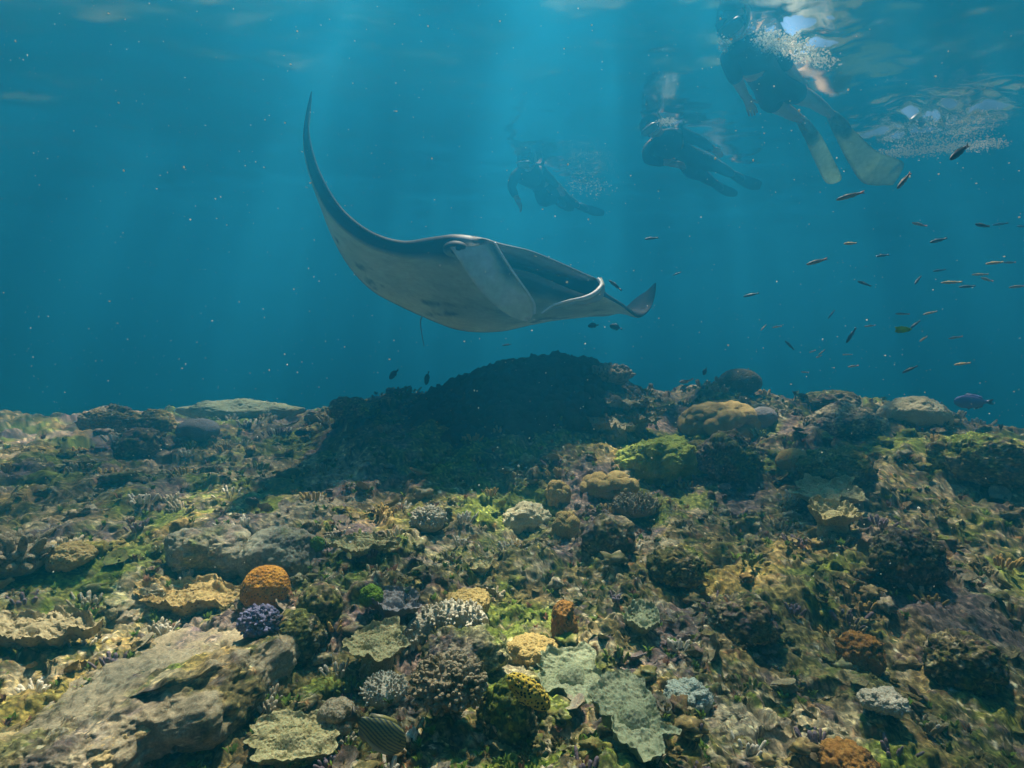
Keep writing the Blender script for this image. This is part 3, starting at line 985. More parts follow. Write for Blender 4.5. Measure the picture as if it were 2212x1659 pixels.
blob('reef_rock', 'mottled rock near the middle of the right foreground', 'rock', 1600, 1330, 150, 80, 0.9, 'rock', 70, 6, 0.9)
blob('reef_rock', 'dim turf covered rock in the shaded lower right', 'rock', 2080, 1420, 150, 110, 0.75, 'rock', 71, 6, 0.9)
blob('reef_rock', 'low brown rock on the skyline right of the dim dome', 'rock', 1790, 866, 110, 40, 1.25, 'rock', 72, 6, 0.9)
blob('reef_rock', 'ragged turf covered rock at the right edge under the skyline', 'rock', 2120, 985, 190, 100, 1.25, 'rock', 73, 6, 0.8)


# ------------------------------------------------------------------ uncounted small growth: rubble, chips, nubs, algae blades
def scatter(name, n, seed, builder, label, mat, rmin=0.75, rmax=6.0, keep=None, crust=0.0):
    rng = np.random.default_rng(seed)
    th = rng.uniform(R(-54), R(54), n)
    r = np.exp(rng.uniform(math.log(rmin), math.log(rmax), n))
    x, y = r * np.sin(th), r * np.cos(th)
    if keep is not None:
        k = keep(x, y)
        x, y, r = x[k], y[k], r[k]
    z = height(x, y)
    pig = reef_pigment(np.stack([x, y, z], 1), False)
    vs, fs, cs, o = [], [], [], 0
    for i in range(len(x)):
        v, f, c = builder(rng, 0.55 + 0.32 * r[i], pig[i])
        vs.append(v + (x[i], y[i], z[i]))
        fs.append(f + o)
        cs.append(np.broadcast_to(c, (len(v), 3)))
        o += len(v)
    vs, cs = np.concatenate(vs), np.concatenate(cs)
    if crust:
        cs = cs * (1 - crust) + crust * reef_pigment(vs)
    me = mesh_np(name, vs, np.concatenate(fs))
    set_col(me, np.clip(cs, 0.01, 0.85))
    ob = obj(name, me, mat)
    return tag(ob, label, kind='stuff')


PIG = np.array([(0.30, 0.25, 0.14), (0.16, 0.13, 0.06), (0.44, 0.39, 0.27), (0.11, 0.10, 0.05), (0.17, 0.13, 0.15), (0.13, 0.17, 0.04), (0.40, 0.28, 0.09), (0.22, 0.11, 0.06), (0.60, 0.56, 0.44), (0.09, 0.08, 0.06)])


_lumps = []
for _k in range(10):
    _lv, _lf = ico(3)
    _q = _lv + _k * 7.3
    _lumps.append((_lv * (1 + 0.55 * fbm(_q / 0.9, 2, 40 + _k) - 0.55 * fbm(_q / 0.5, 3, 60 + _k, 0.55, True))[:, None], _lf, (1 + 0.35 * fbm(_q / 0.3, 3, 80 + _k))[:, None]))


def b_lump(rng, s, pig):
    v, f, cm = _lumps[rng.integers(0, 10)]
    r = s * (0.008 + 0.026 * rng.random() ** 2)
    w = rot_xyz(v, rng.uniform(0, 360), rng.uniform(0, 360), 0) * (r * rng.uniform(0.8, 1.5), r * rng.uniform(0.8, 1.5), r * rng.uniform(0.5, 1.0))
    c = PIG[rng.integers(0, len(PIG))] if rng.random() < 0.35 else pig
    return w, f, c * rng.uniform(0.75, 1.25) * cm


_cn, _ck = 13, 4
_cf = grid_faces(_ck, _cn, True)
_cf = np.concatenate([_cf[:, [0, 1, 2]], _cf[:, [0, 2, 3]]])
_cf = np.concatenate([_cf, _cf[:, ::-1] + _ck * _cn])


def b_chip(rng, s, pig):
    r = s * (0.010 + 0.026 * rng.random() ** 2)
    th = np.linspace(0, 2 * math.pi, _cn, endpoint=False)
    o = 1 + 0.35 * rng.normal(0, 1, _cn).clip(-1.2, 1.2)
    o = (o + np.roll(o, 1)) / 2
    q = np.array([0.02, 0.4, 0.8, 1.0])
    X = np.outer(q, o * np.cos(th)) * r
    Y = np.outer(q, o * np.sin(th)) * r * rng.uniform(0.6, 1.0)
    Z = np.outer(q ** 2, np.ones(_cn)) * r * rng.uniform(0.0, 0.5) + 0.06 * r * rng.normal(0, 1, X.shape)
    t = np.stack([X, Y, Z], -1).reshape(-1, 3)
    v = np.concatenate([t, t - (0, 0, 0.09 * r)])
    v = rot_xyz(v, rng.normal(18, 20), rng.normal(0, 22), rng.uniform(0, 360))
    c = (0.5 * PIG[rng.choice([0, 0, 2, 6, 8, 1, 4])] + 0.5 * pig) * rng.uniform(0.7, 1.25)
    cc = np.tile(np.repeat(np.array([0.8, 0.9, 1.0, 1.25]), _cn), 2)[:, None] * c
    return v + (0, 0, 0.35 * r), _cf, cc


_nf = np.concatenate([[[k, (k + 1) % 5, 5 + (k + 1) % 5], [k, 5 + (k + 1) % 5, 5 + k], [5 + k, 5 + (k + 1) % 5, 10 + (k + 1) % 5], [5 + k, 10 + (k + 1) % 5, 10 + k], [10 + k, 10 + (k + 1) % 5, 15]] for k in range(5)])
_na = np.linspace(0, 2 * math.pi, 5, endpoint=False)


def b_nubs(rng, s, pig):
    vs, fs, o = [], [], 0
    R_ = s * rng.uniform(0.02, 0.045)
    for i in range(rng.integers(7, 18)):
        r = s * rng.uniform(0.003, 0.006)
        L = s * rng.uniform(0.010, 0.026)
        off = rng.normal(0, 0.5, 2) * R_
        dr = np.array((off[0] / R_ * 0.7, off[1] / R_ * 0.7, 1.0))
        B = basis(dr, rng)
        ring = np.stack([np.cos(_na), np.sin(_na)], 1)
        v = np.concatenate([np.column_stack([ring * r * q, np.full(5, L * t)]) for q, t in ((1, -0.3), (1, 0.6), (0.7, 0.9))] + [np.array([[0, 0, L]])])
        vs.append(v @ B + (off[0], off[1], 0))
        fs.append(_nf + o)
        o += 16
    c = PIG[rng.choice([2, 8, 0, 4, 5, 6])] * rng.uniform(0.75, 1.2)
    return np.concatenate(vs), np.concatenate(fs), c


def b_tuft(rng, s, pig):
    vs, fs = [], []
    n = rng.integers(8, 16)
    g = np.array([(0.09, 0.16, 0.02), (0.16, 0.24, 0.03), (0.10, 0.09, 0.03), (0.13, 0.10, 0.04), (0.18, 0.09, 0.05)])[rng.choice([0, 0, 1, 2, 3, 4])] * rng.uniform(0.7, 1.3)
    for i in range(n):
        a = rng.uniform(0, 6.28)
        L, w = s * rng.uniform(0.006, 0.018), s * rng.uniform(0.002, 0.0045)
        lean = rng.uniform(0.2, 1.0)
        d = np.array((math.cos(a), math.sin(a), 0))
        t = np.array((-math.sin(a), math.cos(a), 0))
        b0 = d * s * 0.008 * rng.random()
        m = b0 + d * L * lean * 0.35 + (0, 0, L * 0.6)
        e = b0 + d * L * lean + (0, 0, L * 0.9)
        vs += [b0 - t * w * 0.5, b0 + t * w * 0.5, m - t * w, m + t * w, e]
        k = 5 * i
        fs += [(k, k + 1, k + 3), (k, k + 3, k + 2), (k + 2, k + 3, k + 4)]
    return np.array(vs), np.array(fs), g


M['rubble'] = col_mat('rubble', 0.9, 0.1, 160.0, 0.4, 0.5)
M['blades'] = col_mat('algae_blades', 0.8, 0.15, 60.0, 0.25, 0.1)
scatter('coral_rubble', 900, 71, b_lump, 'small lumps of coral rubble covering the reef', M['rubble'], crust=0.75)
scatter('coral_chips', 450, 72, b_chip, 'thin scraps of small plate coral all over the reef', M['rubble'], crust=0.45)
scatter('coral_nubs', 330, 73, b_nubs, 'tiny tufts of finger coral all over the reef', M['rubble'])
scatter('algae_turf', 3600, 74, b_tuft, 'short green and brown algae turf on the reef', M['blades'], keep=lambda x, y: fbm2(np.stack([x, y], 1) * 2.3, 4, 1076, 0.65) > -0.12)


# ------------------------------------------------------------------ the manta ray
def manta():
    # stations across the wings: upper front edge, lower front edge, rear edge (picture point and depth), how deep the mouth is, thickness above, below
    S = [((672, 197, 3.70), (672.5, 198, 3.70), (674, 203, 3.74), -0.004, 0.004, 0.004),
         ((664, 240, 3.67), (662, 241, 3.67), (671, 250, 3.78), -0.006, 0.008, 0.006),
         ((668, 300, 3.66), (656, 304, 3.66), (664, 330, 3.90), -0.010, 0.014, 0.010),
         ((690, 372, 3.69), (674, 385, 3.69), (684, 418, 4.12), -0.014, 0.020, 0.014),
         ((736, 448, 3.75), (719, 467, 3.75), (712, 500, 4.45), -0.018, 0.026, 0.018),
         ((800, 499, 3.82), (788, 521, 3.82), (752, 574, 4.80), -0.020, 0.032, 0.022),
         ((870, 520, 3.88), (866, 545, 3.88), (803, 628, 5.05), -0.022, 0.040, 0.030),
         ((935, 512, 3.88), (937, 546, 3.88), (868, 664, 5.25), -0.030, 0.055, 0.045),
         ((985, 507, 3.84), (982, 552, 3.86), (940, 696, 5.40), -0.045, 0.080, 0.070),
         ((1040, 515, 3.82), (1040, 566, 3.84), (985, 712, 5.50), -0.010, 0.090, 0.080),
         ((1085, 529, 3.85), (1098, 578, 3.88), (1030, 718, 5.55), 0.34, 0.095, 0.085),
         ((1150, 545, 3.92), (1150, 590, 3.97), (1085, 716, 5.58), 0.55, 0.095, 0.085),
         ((1216, 573, 4.02), (1202, 612, 4.06), (1140, 704, 5.58), 0.50, 0.090, 0.075),
         ((1264, 595, 4.11), (1252, 632, 4.13), (1190, 694, 5.55), 0.30, 0.080, 0.060),
         ((1291, 606, 4.20), (1287, 640, 4.21), (1240, 688, 5.52), -0.010, 0.055, 0.045),
         ((1308, 632, 4.38), (1305, 642, 4.38), (1280, 684, 5.48), -0.020, 0.035, 0.025),
         ((1343, 655, 4.72), (1341, 661, 4.72), (1318, 682, 5.50), -0.014, 0.026, 0.016),
         ((1380, 680, 5.02), (1378, 686, 5.02), (1346, 668, 5.55), -0.012, 0.020, 0.012),
         ((1402, 664, 5.14), (1404, 668, 5.13), (1372, 645, 5.52), -0.008, 0.014, 0.008),
         ((1413, 636, 5.20), (1415, 638, 5.20), (1398, 627, 5.42), -0.006, 0.008, 0.006),
         ((1416, 611, 5.24), (1417, 612, 5.24), (1413, 612, 5.27), -0.003, 0.004, 0.004)]
    n = 170
    U = catmull([at(*s[0]) for s in S], n)
    Lw = catmull([at(*s[1]) for s in S], n)
    T = catmull([at(*s[2]) for s in S], n)
    c = np.clip(catmull([[s[3]] for s in S], n)[:, 0], -0.05, 0.6)
    td = catmull([[s[4]] for s in S], n)[:, 0]
    tv = catmull([[s[5]] for s in S], n)[:, 0]
    mid = (U + Lw) / 2
    ch = T - mid
    chn = ch / np.linalg.norm(ch, axis=1)[:, None]
    sp = np.gradient((mid + T) / 2, axis=0)
    nr = np.cross(sp, ch)
    nr /= np.linalg.norm(nr, axis=1)[:, None]
    # the normal that points to the back of the ray
    for k in range(n):
        if k and np.dot(nr[k], nr[k - 1]) < 0:
            nr[k] = -nr[k]
    if nr[n // 2, 2] < 0:
        nr = -nr
    for _ in range(4):
        nr[1:-1] = (nr[:-2] + 2 * nr[1:-1] + nr[2:]) / 4
    nr /= np.linalg.norm(nr, axis=1)[:, None]
    nd, nc, nv = 30, 16, 30
    ud = np.linspace(1, 0, nd)
    prof = lambda u: np.sin(math.pi * np.clip(u, 0, 1) ** 0.55) * (1 - 0.25 * u)
    dors = U[:, None] * (1 - ud)[None, :, None] + T[:, None] * ud[None, :, None] + nr[:, None] * (td[:, None] * prof(ud)[None])[..., None]
    uv_ = np.linspace(0, 1, nv)
    vent = Lw[:, None] * (1 - uv_)[None, :, None] + T[:, None] * uv_[None, :, None] - nr[:, None] * (tv[:, None] * prof(uv_)[None])[..., None]
    w = np.linspace(0, 1, nc + 2)[1:-1]
    arc = np.sin(math.pi * w) ** np.where(c > 0, 0.45, 0.8)[:, None]
    shift = np.where(c > 0, c, c)[:, None] * arc
    cav = U[:, None] * (1 - w)[None, :, None] + Lw[:, None] * w[None, :, None] + chn[:, None] * shift[..., None]
    # inside the mouth the roof and floor open up behind the lips
    op = (np.clip(c, 0, 1)[:, None] * arc * 0.16 * (1 - 2 * w)[None])[..., None] * nr[:, None]
    cav = cav + op
    loop = np.concatenate([dors, cav, vent[:, :-1]], 1)
    m = loop.shape[1]
    v = loop.reshape(-1, 3)
    f = grid_faces(n, m, True)
    caps = []
    # pigments
    sidx = np.repeat(np.arange(n), m) / (n - 1) * (len(S) - 1)
    uu = np.tile(np.concatenate([ud, np.zeros(nc), uv_[:-1]]), n)
    zone = np.tile(np.concatenate([np.zeros(nd), np.ones(nc), np.full(nv - 1, 2)]), n)
    slate = np.array((0.020, 0.023, 0.026))
    pale = np.array((0.64, 0.70, 0.46))
    nz = fbm(v / 0.25, 4, 5)
    C = np.where(zone[:, None] == 2, pale, slate) * (1 + 0.45 * nz[:, None])
    C = np.where(zone[:, None] == 1, C * 0.6, C)
    mouth = np.repeat(smooth(0.0, 0.2, c), m)
    # chin and cheeks slate, fading into the belly
    chin = (zone == 2) * mouth * smooth(0.24, 0.08, uu + 0.06 * nz)
    C = C * (1 - chin[:, None]) + np.array((0.055, 0.066, 0.074)) * chin[:, None]
    # dark trailing smudges on the belly
    sm = (zone == 2) * smooth(0.12, 0.42, fbm(v * (3.5, 3.5, 14), 4, 77, 0.65)) * smooth(0.30, 0.65, uu) * smooth(0.99, 0.9, uu) * 0.75
    C = C * (1 - sm[:, None]) + slate * sm[:, None]
    tip = smooth(16.4, 17.6, sidx)
    C = C * (1 - tip[:, None]) + slate * tip[:, None]
    # leading edge: the slate of the back wraps round the front
    wrap = (zone == 1) * (1 - mouth) * 1.0 + (zone == 2) * smooth(0.05, 0.02, uu) * (1 - mouth) * smooth(8.6, 7.6, sidx)
    wrap = np.clip(wrap, 0, 1)
    C = C * (1 - wrap[:, None]) + slate * (1.2 + 0.5 * nz[:, None]) * wrap[:, None]
    # pale lip
    widx = np.tile(np.concatenate([np.full(nd, -1.0), w, np.full(nv - 1, 2.0)]), n)
    lip = mouth * (((zone == 0) & (uu < 0.02)) | ((zone == 1) & (widx < 0.07))) * 0.8
    lip = np.maximum(lip, mouth * ((zone == 2) & (uu < 0.02)) * 0.8)
    C = C * (1 - lip[:, None]) + np.array((0.42, 0.42, 0.40)) * lip[:, None]
    # pale highlights painted on the front of the head
    hd = (zone != 2) * smooth(7.6, 8.4, sidx) * smooth(10.2, 9.4, sidx) * smooth(0.1, 0.35, vnoise(v / 0.06, 9)) * smooth(0.2, 0.05, uu)
    C = C * (1 - 0.7 * hd[:, None]) + np.array((0.40, 0.42, 0.42)) * 0.7 * hd[:, None]
    root = empty('manta_ray', at(1090, 600, 4.6), 'large manta ray gliding with its mouth open above the dark mound', 'manta ray')
    o = part('body', v, f, M['manta'], root)
    set_col(o.data, np.clip(C, 0.01, 0.8))

    def pts(l):
        return np.array([at(*q) for q in l])
    # lobe on the near side: a broad paddle hanging beside the mouth
    e1 = pts([(1066, 526, 3.78), (1086, 560, 3.78), (1113, 600, 3.80), (1139, 636, 3.83), (1152, 660, 3.86), (1152, 680, 3.88), (1143, 693, 3.90)])
    e2 = pts([(972, 534, 3.70), (994, 566, 3.70), (1020, 606, 3.72), (1056, 648, 3.77), (1090, 676, 3.83), (1118, 690, 3.88), (1140, 694.5, 3.90)])
    v, f = slab(e1, e2, 0.022, 60, 16, 0.03)
    lb = part('cephalic_lobe', v, f, M['manta'], root)
    wv = np.tile(np.concatenate([np.linspace(0, 1, 16), np.linspace(1, 0, 16)]), 60)
    uv2 = np.repeat(np.linspace(0, 1, 60), 32)
    C = np.tile(np.array((0.80, 0.85, 0.70)), (len(v), 1)) * (1 + 0.2 * fbm(v / 0.15, 3, 3))[:, None]
    dk = smooth(0.34, 0.05, wv + 0.12 * fbm(v / 0.07, 3, 6)) * smooth(0.50, 0.25, uv2 + 0.1 * fbm(v / 0.1, 2, 8))
    C = C * (1 - 0.85 * dk[:, None]) + slate * 0.85 * dk[:, None]
    set_col(lb.data, np.clip(C, 0.01, 0.8))
    lb['label'] = 'near lobe, a broad pale paddle with a white front edge'
    v, f = tube(catmull(e1[:6] + np.array((0.008, -0.012, 0.004)), 50), 0.0085, 6)
    rim = part('rim', v, f, M['white_skin'], root)
    rim.parent = lb
    # lobe on the far side, seen edge on and curling inward
    e1 = pts([(1292, 602, 4.14), (1299, 617, 4.10), (1284, 634, 4.04), (1262, 644, 3.99), (1230, 650, 3.94), (1195, 660, 3.90), (1170, 677, 3.87)])
    e2 = pts([(1297, 600, 4.34), (1304, 622, 4.32), (1299, 646, 4.26), (1270, 656, 4.14), (1236, 656, 4.05), (1198, 663, 3.97), (1171, 678, 3.90)])
    v, f = slab(e1, e2, 0.016, 60, 10, 0.0)
    lb = part('cephalic_lobe', v, f, M['manta'], root)
    set_col(lb.data, np.clip(np.tile(np.array((0.40, 0.42, 0.36)), (len(v), 1)) * (1 + 0.2 * fbm(v / 0.1, 3, 13))[:, None], 0, 0.8))
    lb['label'] = 'far lobe, a thin pale curl seen edge on'
    v, f = tube(catmull(e1 + np.array((-0.002, -0.008, 0)), 50), np.interp(np.linspace(0, 1, 50), [0, 0.25, 0.45, 0.7, 1], [0.010, 0.016, 0.018, 0.009, 0.005]), 6)
    rim = part('rim', v, f, M['white_skin'], root)
    rim.parent = lb
    # eye on its bulge at the side of the head
    ec = at(984, 538, 3.76)
    v, f = ico(4)
    bl = v * (0.085, 0.050, 0.055)
    o = part('eye_bulge', bl + ec, f, M['manta'], root)
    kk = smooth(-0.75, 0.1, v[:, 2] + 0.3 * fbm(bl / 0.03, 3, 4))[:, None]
    hl = (smooth(0.15, 0.35, fbm(bl / 0.035, 2, 14)) * smooth(0.2, 0.6, v[:, 2]) * 0.6)[:, None]  # highlights painted in pale patches on top of the bulge
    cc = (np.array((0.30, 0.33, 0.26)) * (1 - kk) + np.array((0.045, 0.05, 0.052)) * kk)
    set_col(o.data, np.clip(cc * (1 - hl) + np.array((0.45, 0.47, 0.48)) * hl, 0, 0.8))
    e = part('eye', v * (0.040, 0.026, 0.030) + ec + (0.006, -0.030, -0.014), f, M['black'], root)
    # whip tail trailing below
    path = catmull(np.array([at(925, 670, 5.4), at(909, 690, 5.55), at(910, 715, 5.75), at(916, 748, 6.0)]), 24)
    v, f = tube(path, np.linspace(0.008, 0.003, 24), 8)
    part('tail', v, f, M['black'], root)


M['manta'] = col_mat('manta_skin', 0.6, 0.2, 18.0, 0.16, 0.08)
M['white_skin'] = plain_mat('white_lobe_edge', (0.86, 0.86, 0.84), 0.5, 0.3, 0.1)
M['black'] = plain_mat('black_skin', (0.012, 0.012, 0.014), 0.35, 0.5, 0.1)
manta()


# ------------------------------------------------------------------ snorkelers
def skinned(name, verts, edges, radii, root_index, mat, root, sub=2):
    me = bpy.data.meshes.new(name + '_frame')
    me.from_pydata([tuple(v) for v in verts], edges, [])
    o = bpy.data.objects.new(name + '_frame', me)
    col.objects.link(o)
    sk = o.modifiers.new('skin', 'SKIN')
    sk.use_smooth_shade = True
    sd = me.skin_vertices[0].data
    for i, r in enumerate(radii):
        sd[i].radius = (r, r) if not isinstance(r, tuple) else r
        sd[i].use_root = (i == root_index)
    ss = o.modifiers.new('sub', 'SUBSURF')
    ss.levels = ss.render_levels = sub
    bpy.context.view_layer.update()
    dg = bpy.context.evaluated_depsgraph_get()
    m2 = bpy.data.meshes.new_from_object(o.evaluated_get(dg))
    m2.name = name
    bpy.data.objects.remove(o)
    bpy.data.meshes.remove(me)
    off = np.array(root.location)
    co = np.empty(len(m2.vertices) * 3, np.float32)
    m2.vertices.foreach_get('co', co)
    m2.vertices.foreach_set('co', (co.reshape(-1, 3) - off).astype(np.float32).ravel())
    m2.polygons.foreach_set('use_smooth', np.ones(len(m2.polygons), bool))
    m2.update()
    return obj(name, m2, mat, root)


def unit(v):
    return v / (np.linalg.norm(v) + 1e-9)


def snorkeler(J, label, suit, skin, fin_mat, fins, hair_mat, scale=1.0, full_suit=False):
    J = {k: np.array(v, float) for k, v in J.items()}
    V, E, Rd, idx = [], [], [], {}

    def add(k, p, r, to=None):
        idx[k] = len(V)
        V.append(np.array(p, float))
        Rd.append(r * scale)
        if to is not None:
            E.append((idx[to], idx[k]))
    hip = (J['hip_l'] + J['hip_r']) / 2
    sh = (J['sh_l'] + J['sh_r']) / 2
    ax = unit(sh - hip)
    neck = sh + (J['head'] - sh) * 0.35
    add('pelvis', hip, 0.120)
    add('waist', hip + (sh - hip) * 0.38, 0.105, 'pelvis')
    add('chest', hip + (sh - hip) * 0.72, 0.135, 'waist')
    add('upper', sh, 0.10, 'chest')
    add('neck', neck, 0.056, 'upper')
    hd = unit(J['head'] - neck)
    add('jaw', neck + (J['head'] - neck) * 0.62, 0.066, 'neck')
    add('skull', J['head'], 0.088, 'jaw')
    add('crown', J['head'] + hd * 0.075, 0.068, 'skull')
    face = unit(J['face'] - J['head'])
    add('nose', J['head'] + face * 0.105 - hd * 0.012, 0.014, 'skull')
    for s in 'lr':
        add('sh' + s, J['sh_' + s], 0.064, 'upper')
        add('el' + s, J['el_' + s], 0.042, 'sh' + s)
        add('wr' + s, J['wr_' + s], 0.028, 'el' + s)
        d = unit(J['wr_' + s] - J['el_' + s])
        palm = J['wr_' + s] + d * 0.075
        add('pm' + s, palm, 0.034, 'wr' + s)
        side = unit(np.cross(d, (0.3, 0.5, 0.8)))
        nrm = np.cross(side, d)
        for q, (o_, l_) in enumerate(((-0.030, 0.070), (-0.010, 0.085), (0.011, 0.080), (0.031, 0.062))):
            k1 = palm + side * o_ + d * 0.035
            add('f%d%s' % (q, s), k1, 0.010, 'pm' + s)
            add('g%d%s' % (q, s), k1 + d * l_ * 0.55 - nrm * 0.008, 0.009, 'f%d%s' % (q, s))
            add('h%d%s' % (q, s), k1 + d * l_ - nrm * 0.026, 0.0075, 'g%d%s' % (q, s))
        t1 = J['wr_' + s] + d * 0.035 + side * 0.040
        add('t%s' % s, t1, 0.012, 'wr' + s)
        add('u%s' % s, t1 + d * 0.045 + side * 0.022, 0.009, 't' + s)
        add('hp' + s, J['hip_' + s], 0.098, 'pelvis')
        k = J['kn_' + s]
        add('th' + s, J['hip_' + s] + (k - J['hip_' + s]) * 0.5, 0.080, 'hp' + s)
        add('kn' + s, k, 0.058, 'th' + s)
        a = J['an_' + s]
        add('cf' + s, k + (a - k) * 0.35, 0.056, 'kn' + s)
        add('an' + s, a, 0.036, 'cf' + s)
        add('ft' + s, a + unit(J['toe_' + s] - a) * 0.16, 0.034, 'an' + s)
    base = hip - np.array((0, 0, 0.2))
    root = empty('person', base, label, 'person', 'snorkelers at the surface')
    skinned('body', V, E, Rd, 0, skin, root)
    # clothing: a snug second surface over part of the same frame
    def wear(name, keys, grow, mat):
        ii = {k: n_ for n_, k in enumerate(keys)}
        ee = [(ii[a_], ii[b_]) for a_, b_ in [(next(k for k in idx if idx[k] == e[0]), next(k for k in idx if idx[k] == e[1])) for e in E] if a_ in ii and b_ in ii]
        skinned(name, [V[idx[k]] for k in keys], ee, [Rd[idx[k]] + grow for k in keys], 0, mat, root)
    if full_suit:
        wear('wetsuit', ['pelvis', 'waist', 'chest', 'upper', 'neck', 'shl', 'ell', 'wrl', 'shr', 'elr', 'wrr', 'hpl', 'thl', 'knl', 'cfl', 'anl', 'hpr', 'thr', 'knr', 'cfr', 'anr'], 0.014, suit)
    else:
        wear('swimsuit', ['pelvis', 'waist', 'chest', 'upper', 'neck', 'shl', 'ell', 'shr', 'elr', 'hpl', 'thl', 'hpr', 'thr'], 0.012, suit)
    # hair cap on the back of the head
    v, f = ico(4)
    k = v @ face
    keep = v * (1 + 0.06 * vnoise(v * 9, 3))[:, None]
    keep = keep - face * np.clip(k + 0.1, 0, None)[:, None] * 0.75
    part('hair', keep * 0.104 * scale + J['head'] + hd * 0.03 - face * 0.012, f, hair_mat, root)
    # mask with its window, strap and snorkel tube
    rt = unit(np.cross(hd, face))
    mc = J['head'] + face * 0.095 + hd * 0.022
    B = np.stack([rt, face, hd])
    v, f = ico(4)
    pv = np.sign(v) * np.abs(v) ** 0.6
    mask = part('mask', (pv * (0.082, 0.038, 0.048)) @ B + mc, f, M['rubber'], root)
    ln = part('lens', (pv * (0.070, 0.010, 0.038)) @ B + mc + face * 0.034, f, M['lens'], root)
    ln.parent = mask
    a = np.linspace(0, 2 * math.pi, 40)
    ring = np.stack([np.cos(a) * 0.104, np.sin(a) * 0.118, 0.02 + 0 * a], 1) * scale
    v, f = tube(ring @ B + J['head'], 0.007, 6)
    st = part('strap', v, f, M['rubber'], root)
    st.parent = mask
    m0 = J['head'] + face * 0.10 - hd * 0.055
    tp = np.array([m0, m0 + rt * 0.05 + face * 0.01, J['head'] + rt * 0.115 + face * 0.04, J['head'] + rt * 0.125 - face * 0.05 + hd * 0.12, J['head'] + rt * 0.12 - face * 0.13 + hd * 0.22])
    v, f = tube(catmull(tp, 30), 0.012, 8)
    part('snorkel', v, f, M['snorkel'], root)
    for s in 'lr':
        A, Bq = fins[s]
        v, f = slab([np.array(q) for q in A], [np.array(q) for q in Bq], 0.010, 40, 12, 0.0)
        fo = part('fin', v, f, fin_mat, root)
        a_ = J['an_' + s]
        d = unit(J['toe_' + s] - a_)
        path = np.array([a_ + d * q for q in (0.0, 0.06, 0.12, 0.19, 0.25)])
        v, f = tube(path, [0.040, 0.050, 0.052, 0.050, 0.030], 12)
        fp = part('foot_pocket', v, f, fin_mat, root)
        fp.parent = fo
    return root


M['skin_a'] = plain_mat('tanned_skin', (0.42, 0.27, 0.16), 0.5, 0.3, 0.1)
M['skin_b'] = plain_mat('skin', (0.34, 0.20, 0.13), 0.5, 0.3, 0.1)
M['suit_a'] = plain_mat('dark_swimwear', (0.035, 0.035, 0.04), 0.7, 0.2, 0.2)
M['suit_b'] = plain_mat('black_neoprene', (0.015, 0.016, 0.02), 0.7, 0.2, 0.2)
M['fin_y'] = translucent_mat('olive_green_fin', (0.42, 0.54, 0.40), 0.6)
M['fin_k'] = plain_mat('black_fin', (0.02, 0.02, 0.025), 0.5, 0.3, 0.1)
M['rubber'] = plain_mat('black_rubber', (0.015, 0.015, 0.018), 0.5, 0.3, 0.1)
M['hair'] = plain_mat('dark_hair', (0.015, 0.012, 0.010), 0.6, 0.3, 0.2)
M['snorkel'] = plain_mat('pale_snorkel', (0.55, 0.55, 0.50), 0.4, 0.4, 0.1)
M['lens'] = plain_mat('mask_glass', (0.05, 0.07, 0.08), 0.08, 0.8, 0.05)


def seg_fin(ankle, knee_side, l_pts, r_pts):
    return ([at(*q) for q in l_pts], [at(*q) for q in r_pts])


snorkeler(dict(head=at(1584, 56, 3.95), face=at(1578, 96, 3.72), sh_l=at(1568, 124, 4.02), sh_r=at(1662, 92, 4.10), el_l=at(1596, 180, 4.16), wr_l=at(1614, 216, 4.34),
               el_r=at(1706, 148, 4.26), wr_r=at(1726, 172, 4.46), hip_l=at(1652, 208, 4.42), hip_r=at(1694, 190, 4.46), kn_l=at(1696, 238, 4.82), kn_r=at(1760, 220, 4.86),
               an_l=at(1730, 258, 5.14), an_r=at(1796, 248, 5.14), toe_l=at(1760, 300, 5.26), toe_r=at(1840, 290, 5.26)),
          'largest snorkeler, upper right, dark swimwear and long olive fins', M['suit_a'], M['skin_a'], M['fin_y'],
          dict(l=seg_fin(0, 0, [(1722, 268, 5.15), (1738, 300, 5.2), (1758, 345, 5.3), (1782, 392, 5.42), (1798, 397, 5.45)], [(1744, 256, 5.15), (1772, 290, 5.2), (1796, 335, 5.3), (1818, 384, 5.42), (1800, 397, 5.45)]),
               r=seg_fin(0, 0, [(1786, 256, 5.15), (1806, 300, 5.2), (1832, 350, 5.3), (1866, 396, 5.42), (1925, 400, 5.45)], [(1808, 240, 5.15), (1850, 286, 5.2), (1896, 328, 5.3), (1952, 352, 5.42), (1930, 399, 5.45)])),
          M['hair'])
snorkeler(dict(head=at(1408, 276, 5.45), face=at(1400, 300, 5.2), sh_l=at(1402, 318, 5.55), sh_r=at(1464, 288, 5.62), el_l=at(1398, 346, 5.5), wr_l=at(1440, 352, 5.45),
               el_r=at(1512, 304, 5.75), wr_r=at(1538, 322, 5.9), hip_l=at(1486, 362, 6.0), hip_r=at(1514, 346, 6.05), kn_l=at(1516, 378, 6.4), kn_r=at(1548, 358, 6.45),
               an_l=at(1540, 394, 6.75), an_r=at(1582, 376, 6.8), toe_l=at(1556, 406, 6.9), toe_r=at(1604, 388, 6.95)),
          'middle snorkeler in a black wetsuit and short black fins', M['suit_b'], M['skin_b'], M['fin_k'],
          dict(l=seg_fin(0, 0, [(1534, 398, 6.8), (1548, 412, 6.9), (1570, 424, 7.0), (1590, 424, 7.05)], [(1546, 390, 6.8), (1568, 400, 6.9), (1592, 412, 7.0), (1592, 423, 7.05)]),
               r=seg_fin(0, 0, [(1574, 382, 6.85), (1594, 396, 6.95), (1616, 408, 7.05), (1638, 410, 7.1)], [(1588, 370, 6.85), (1616, 380, 6.95), (1644, 392, 7.05), (1641, 408, 7.1)])),
          M['hair'], 1.0, True)
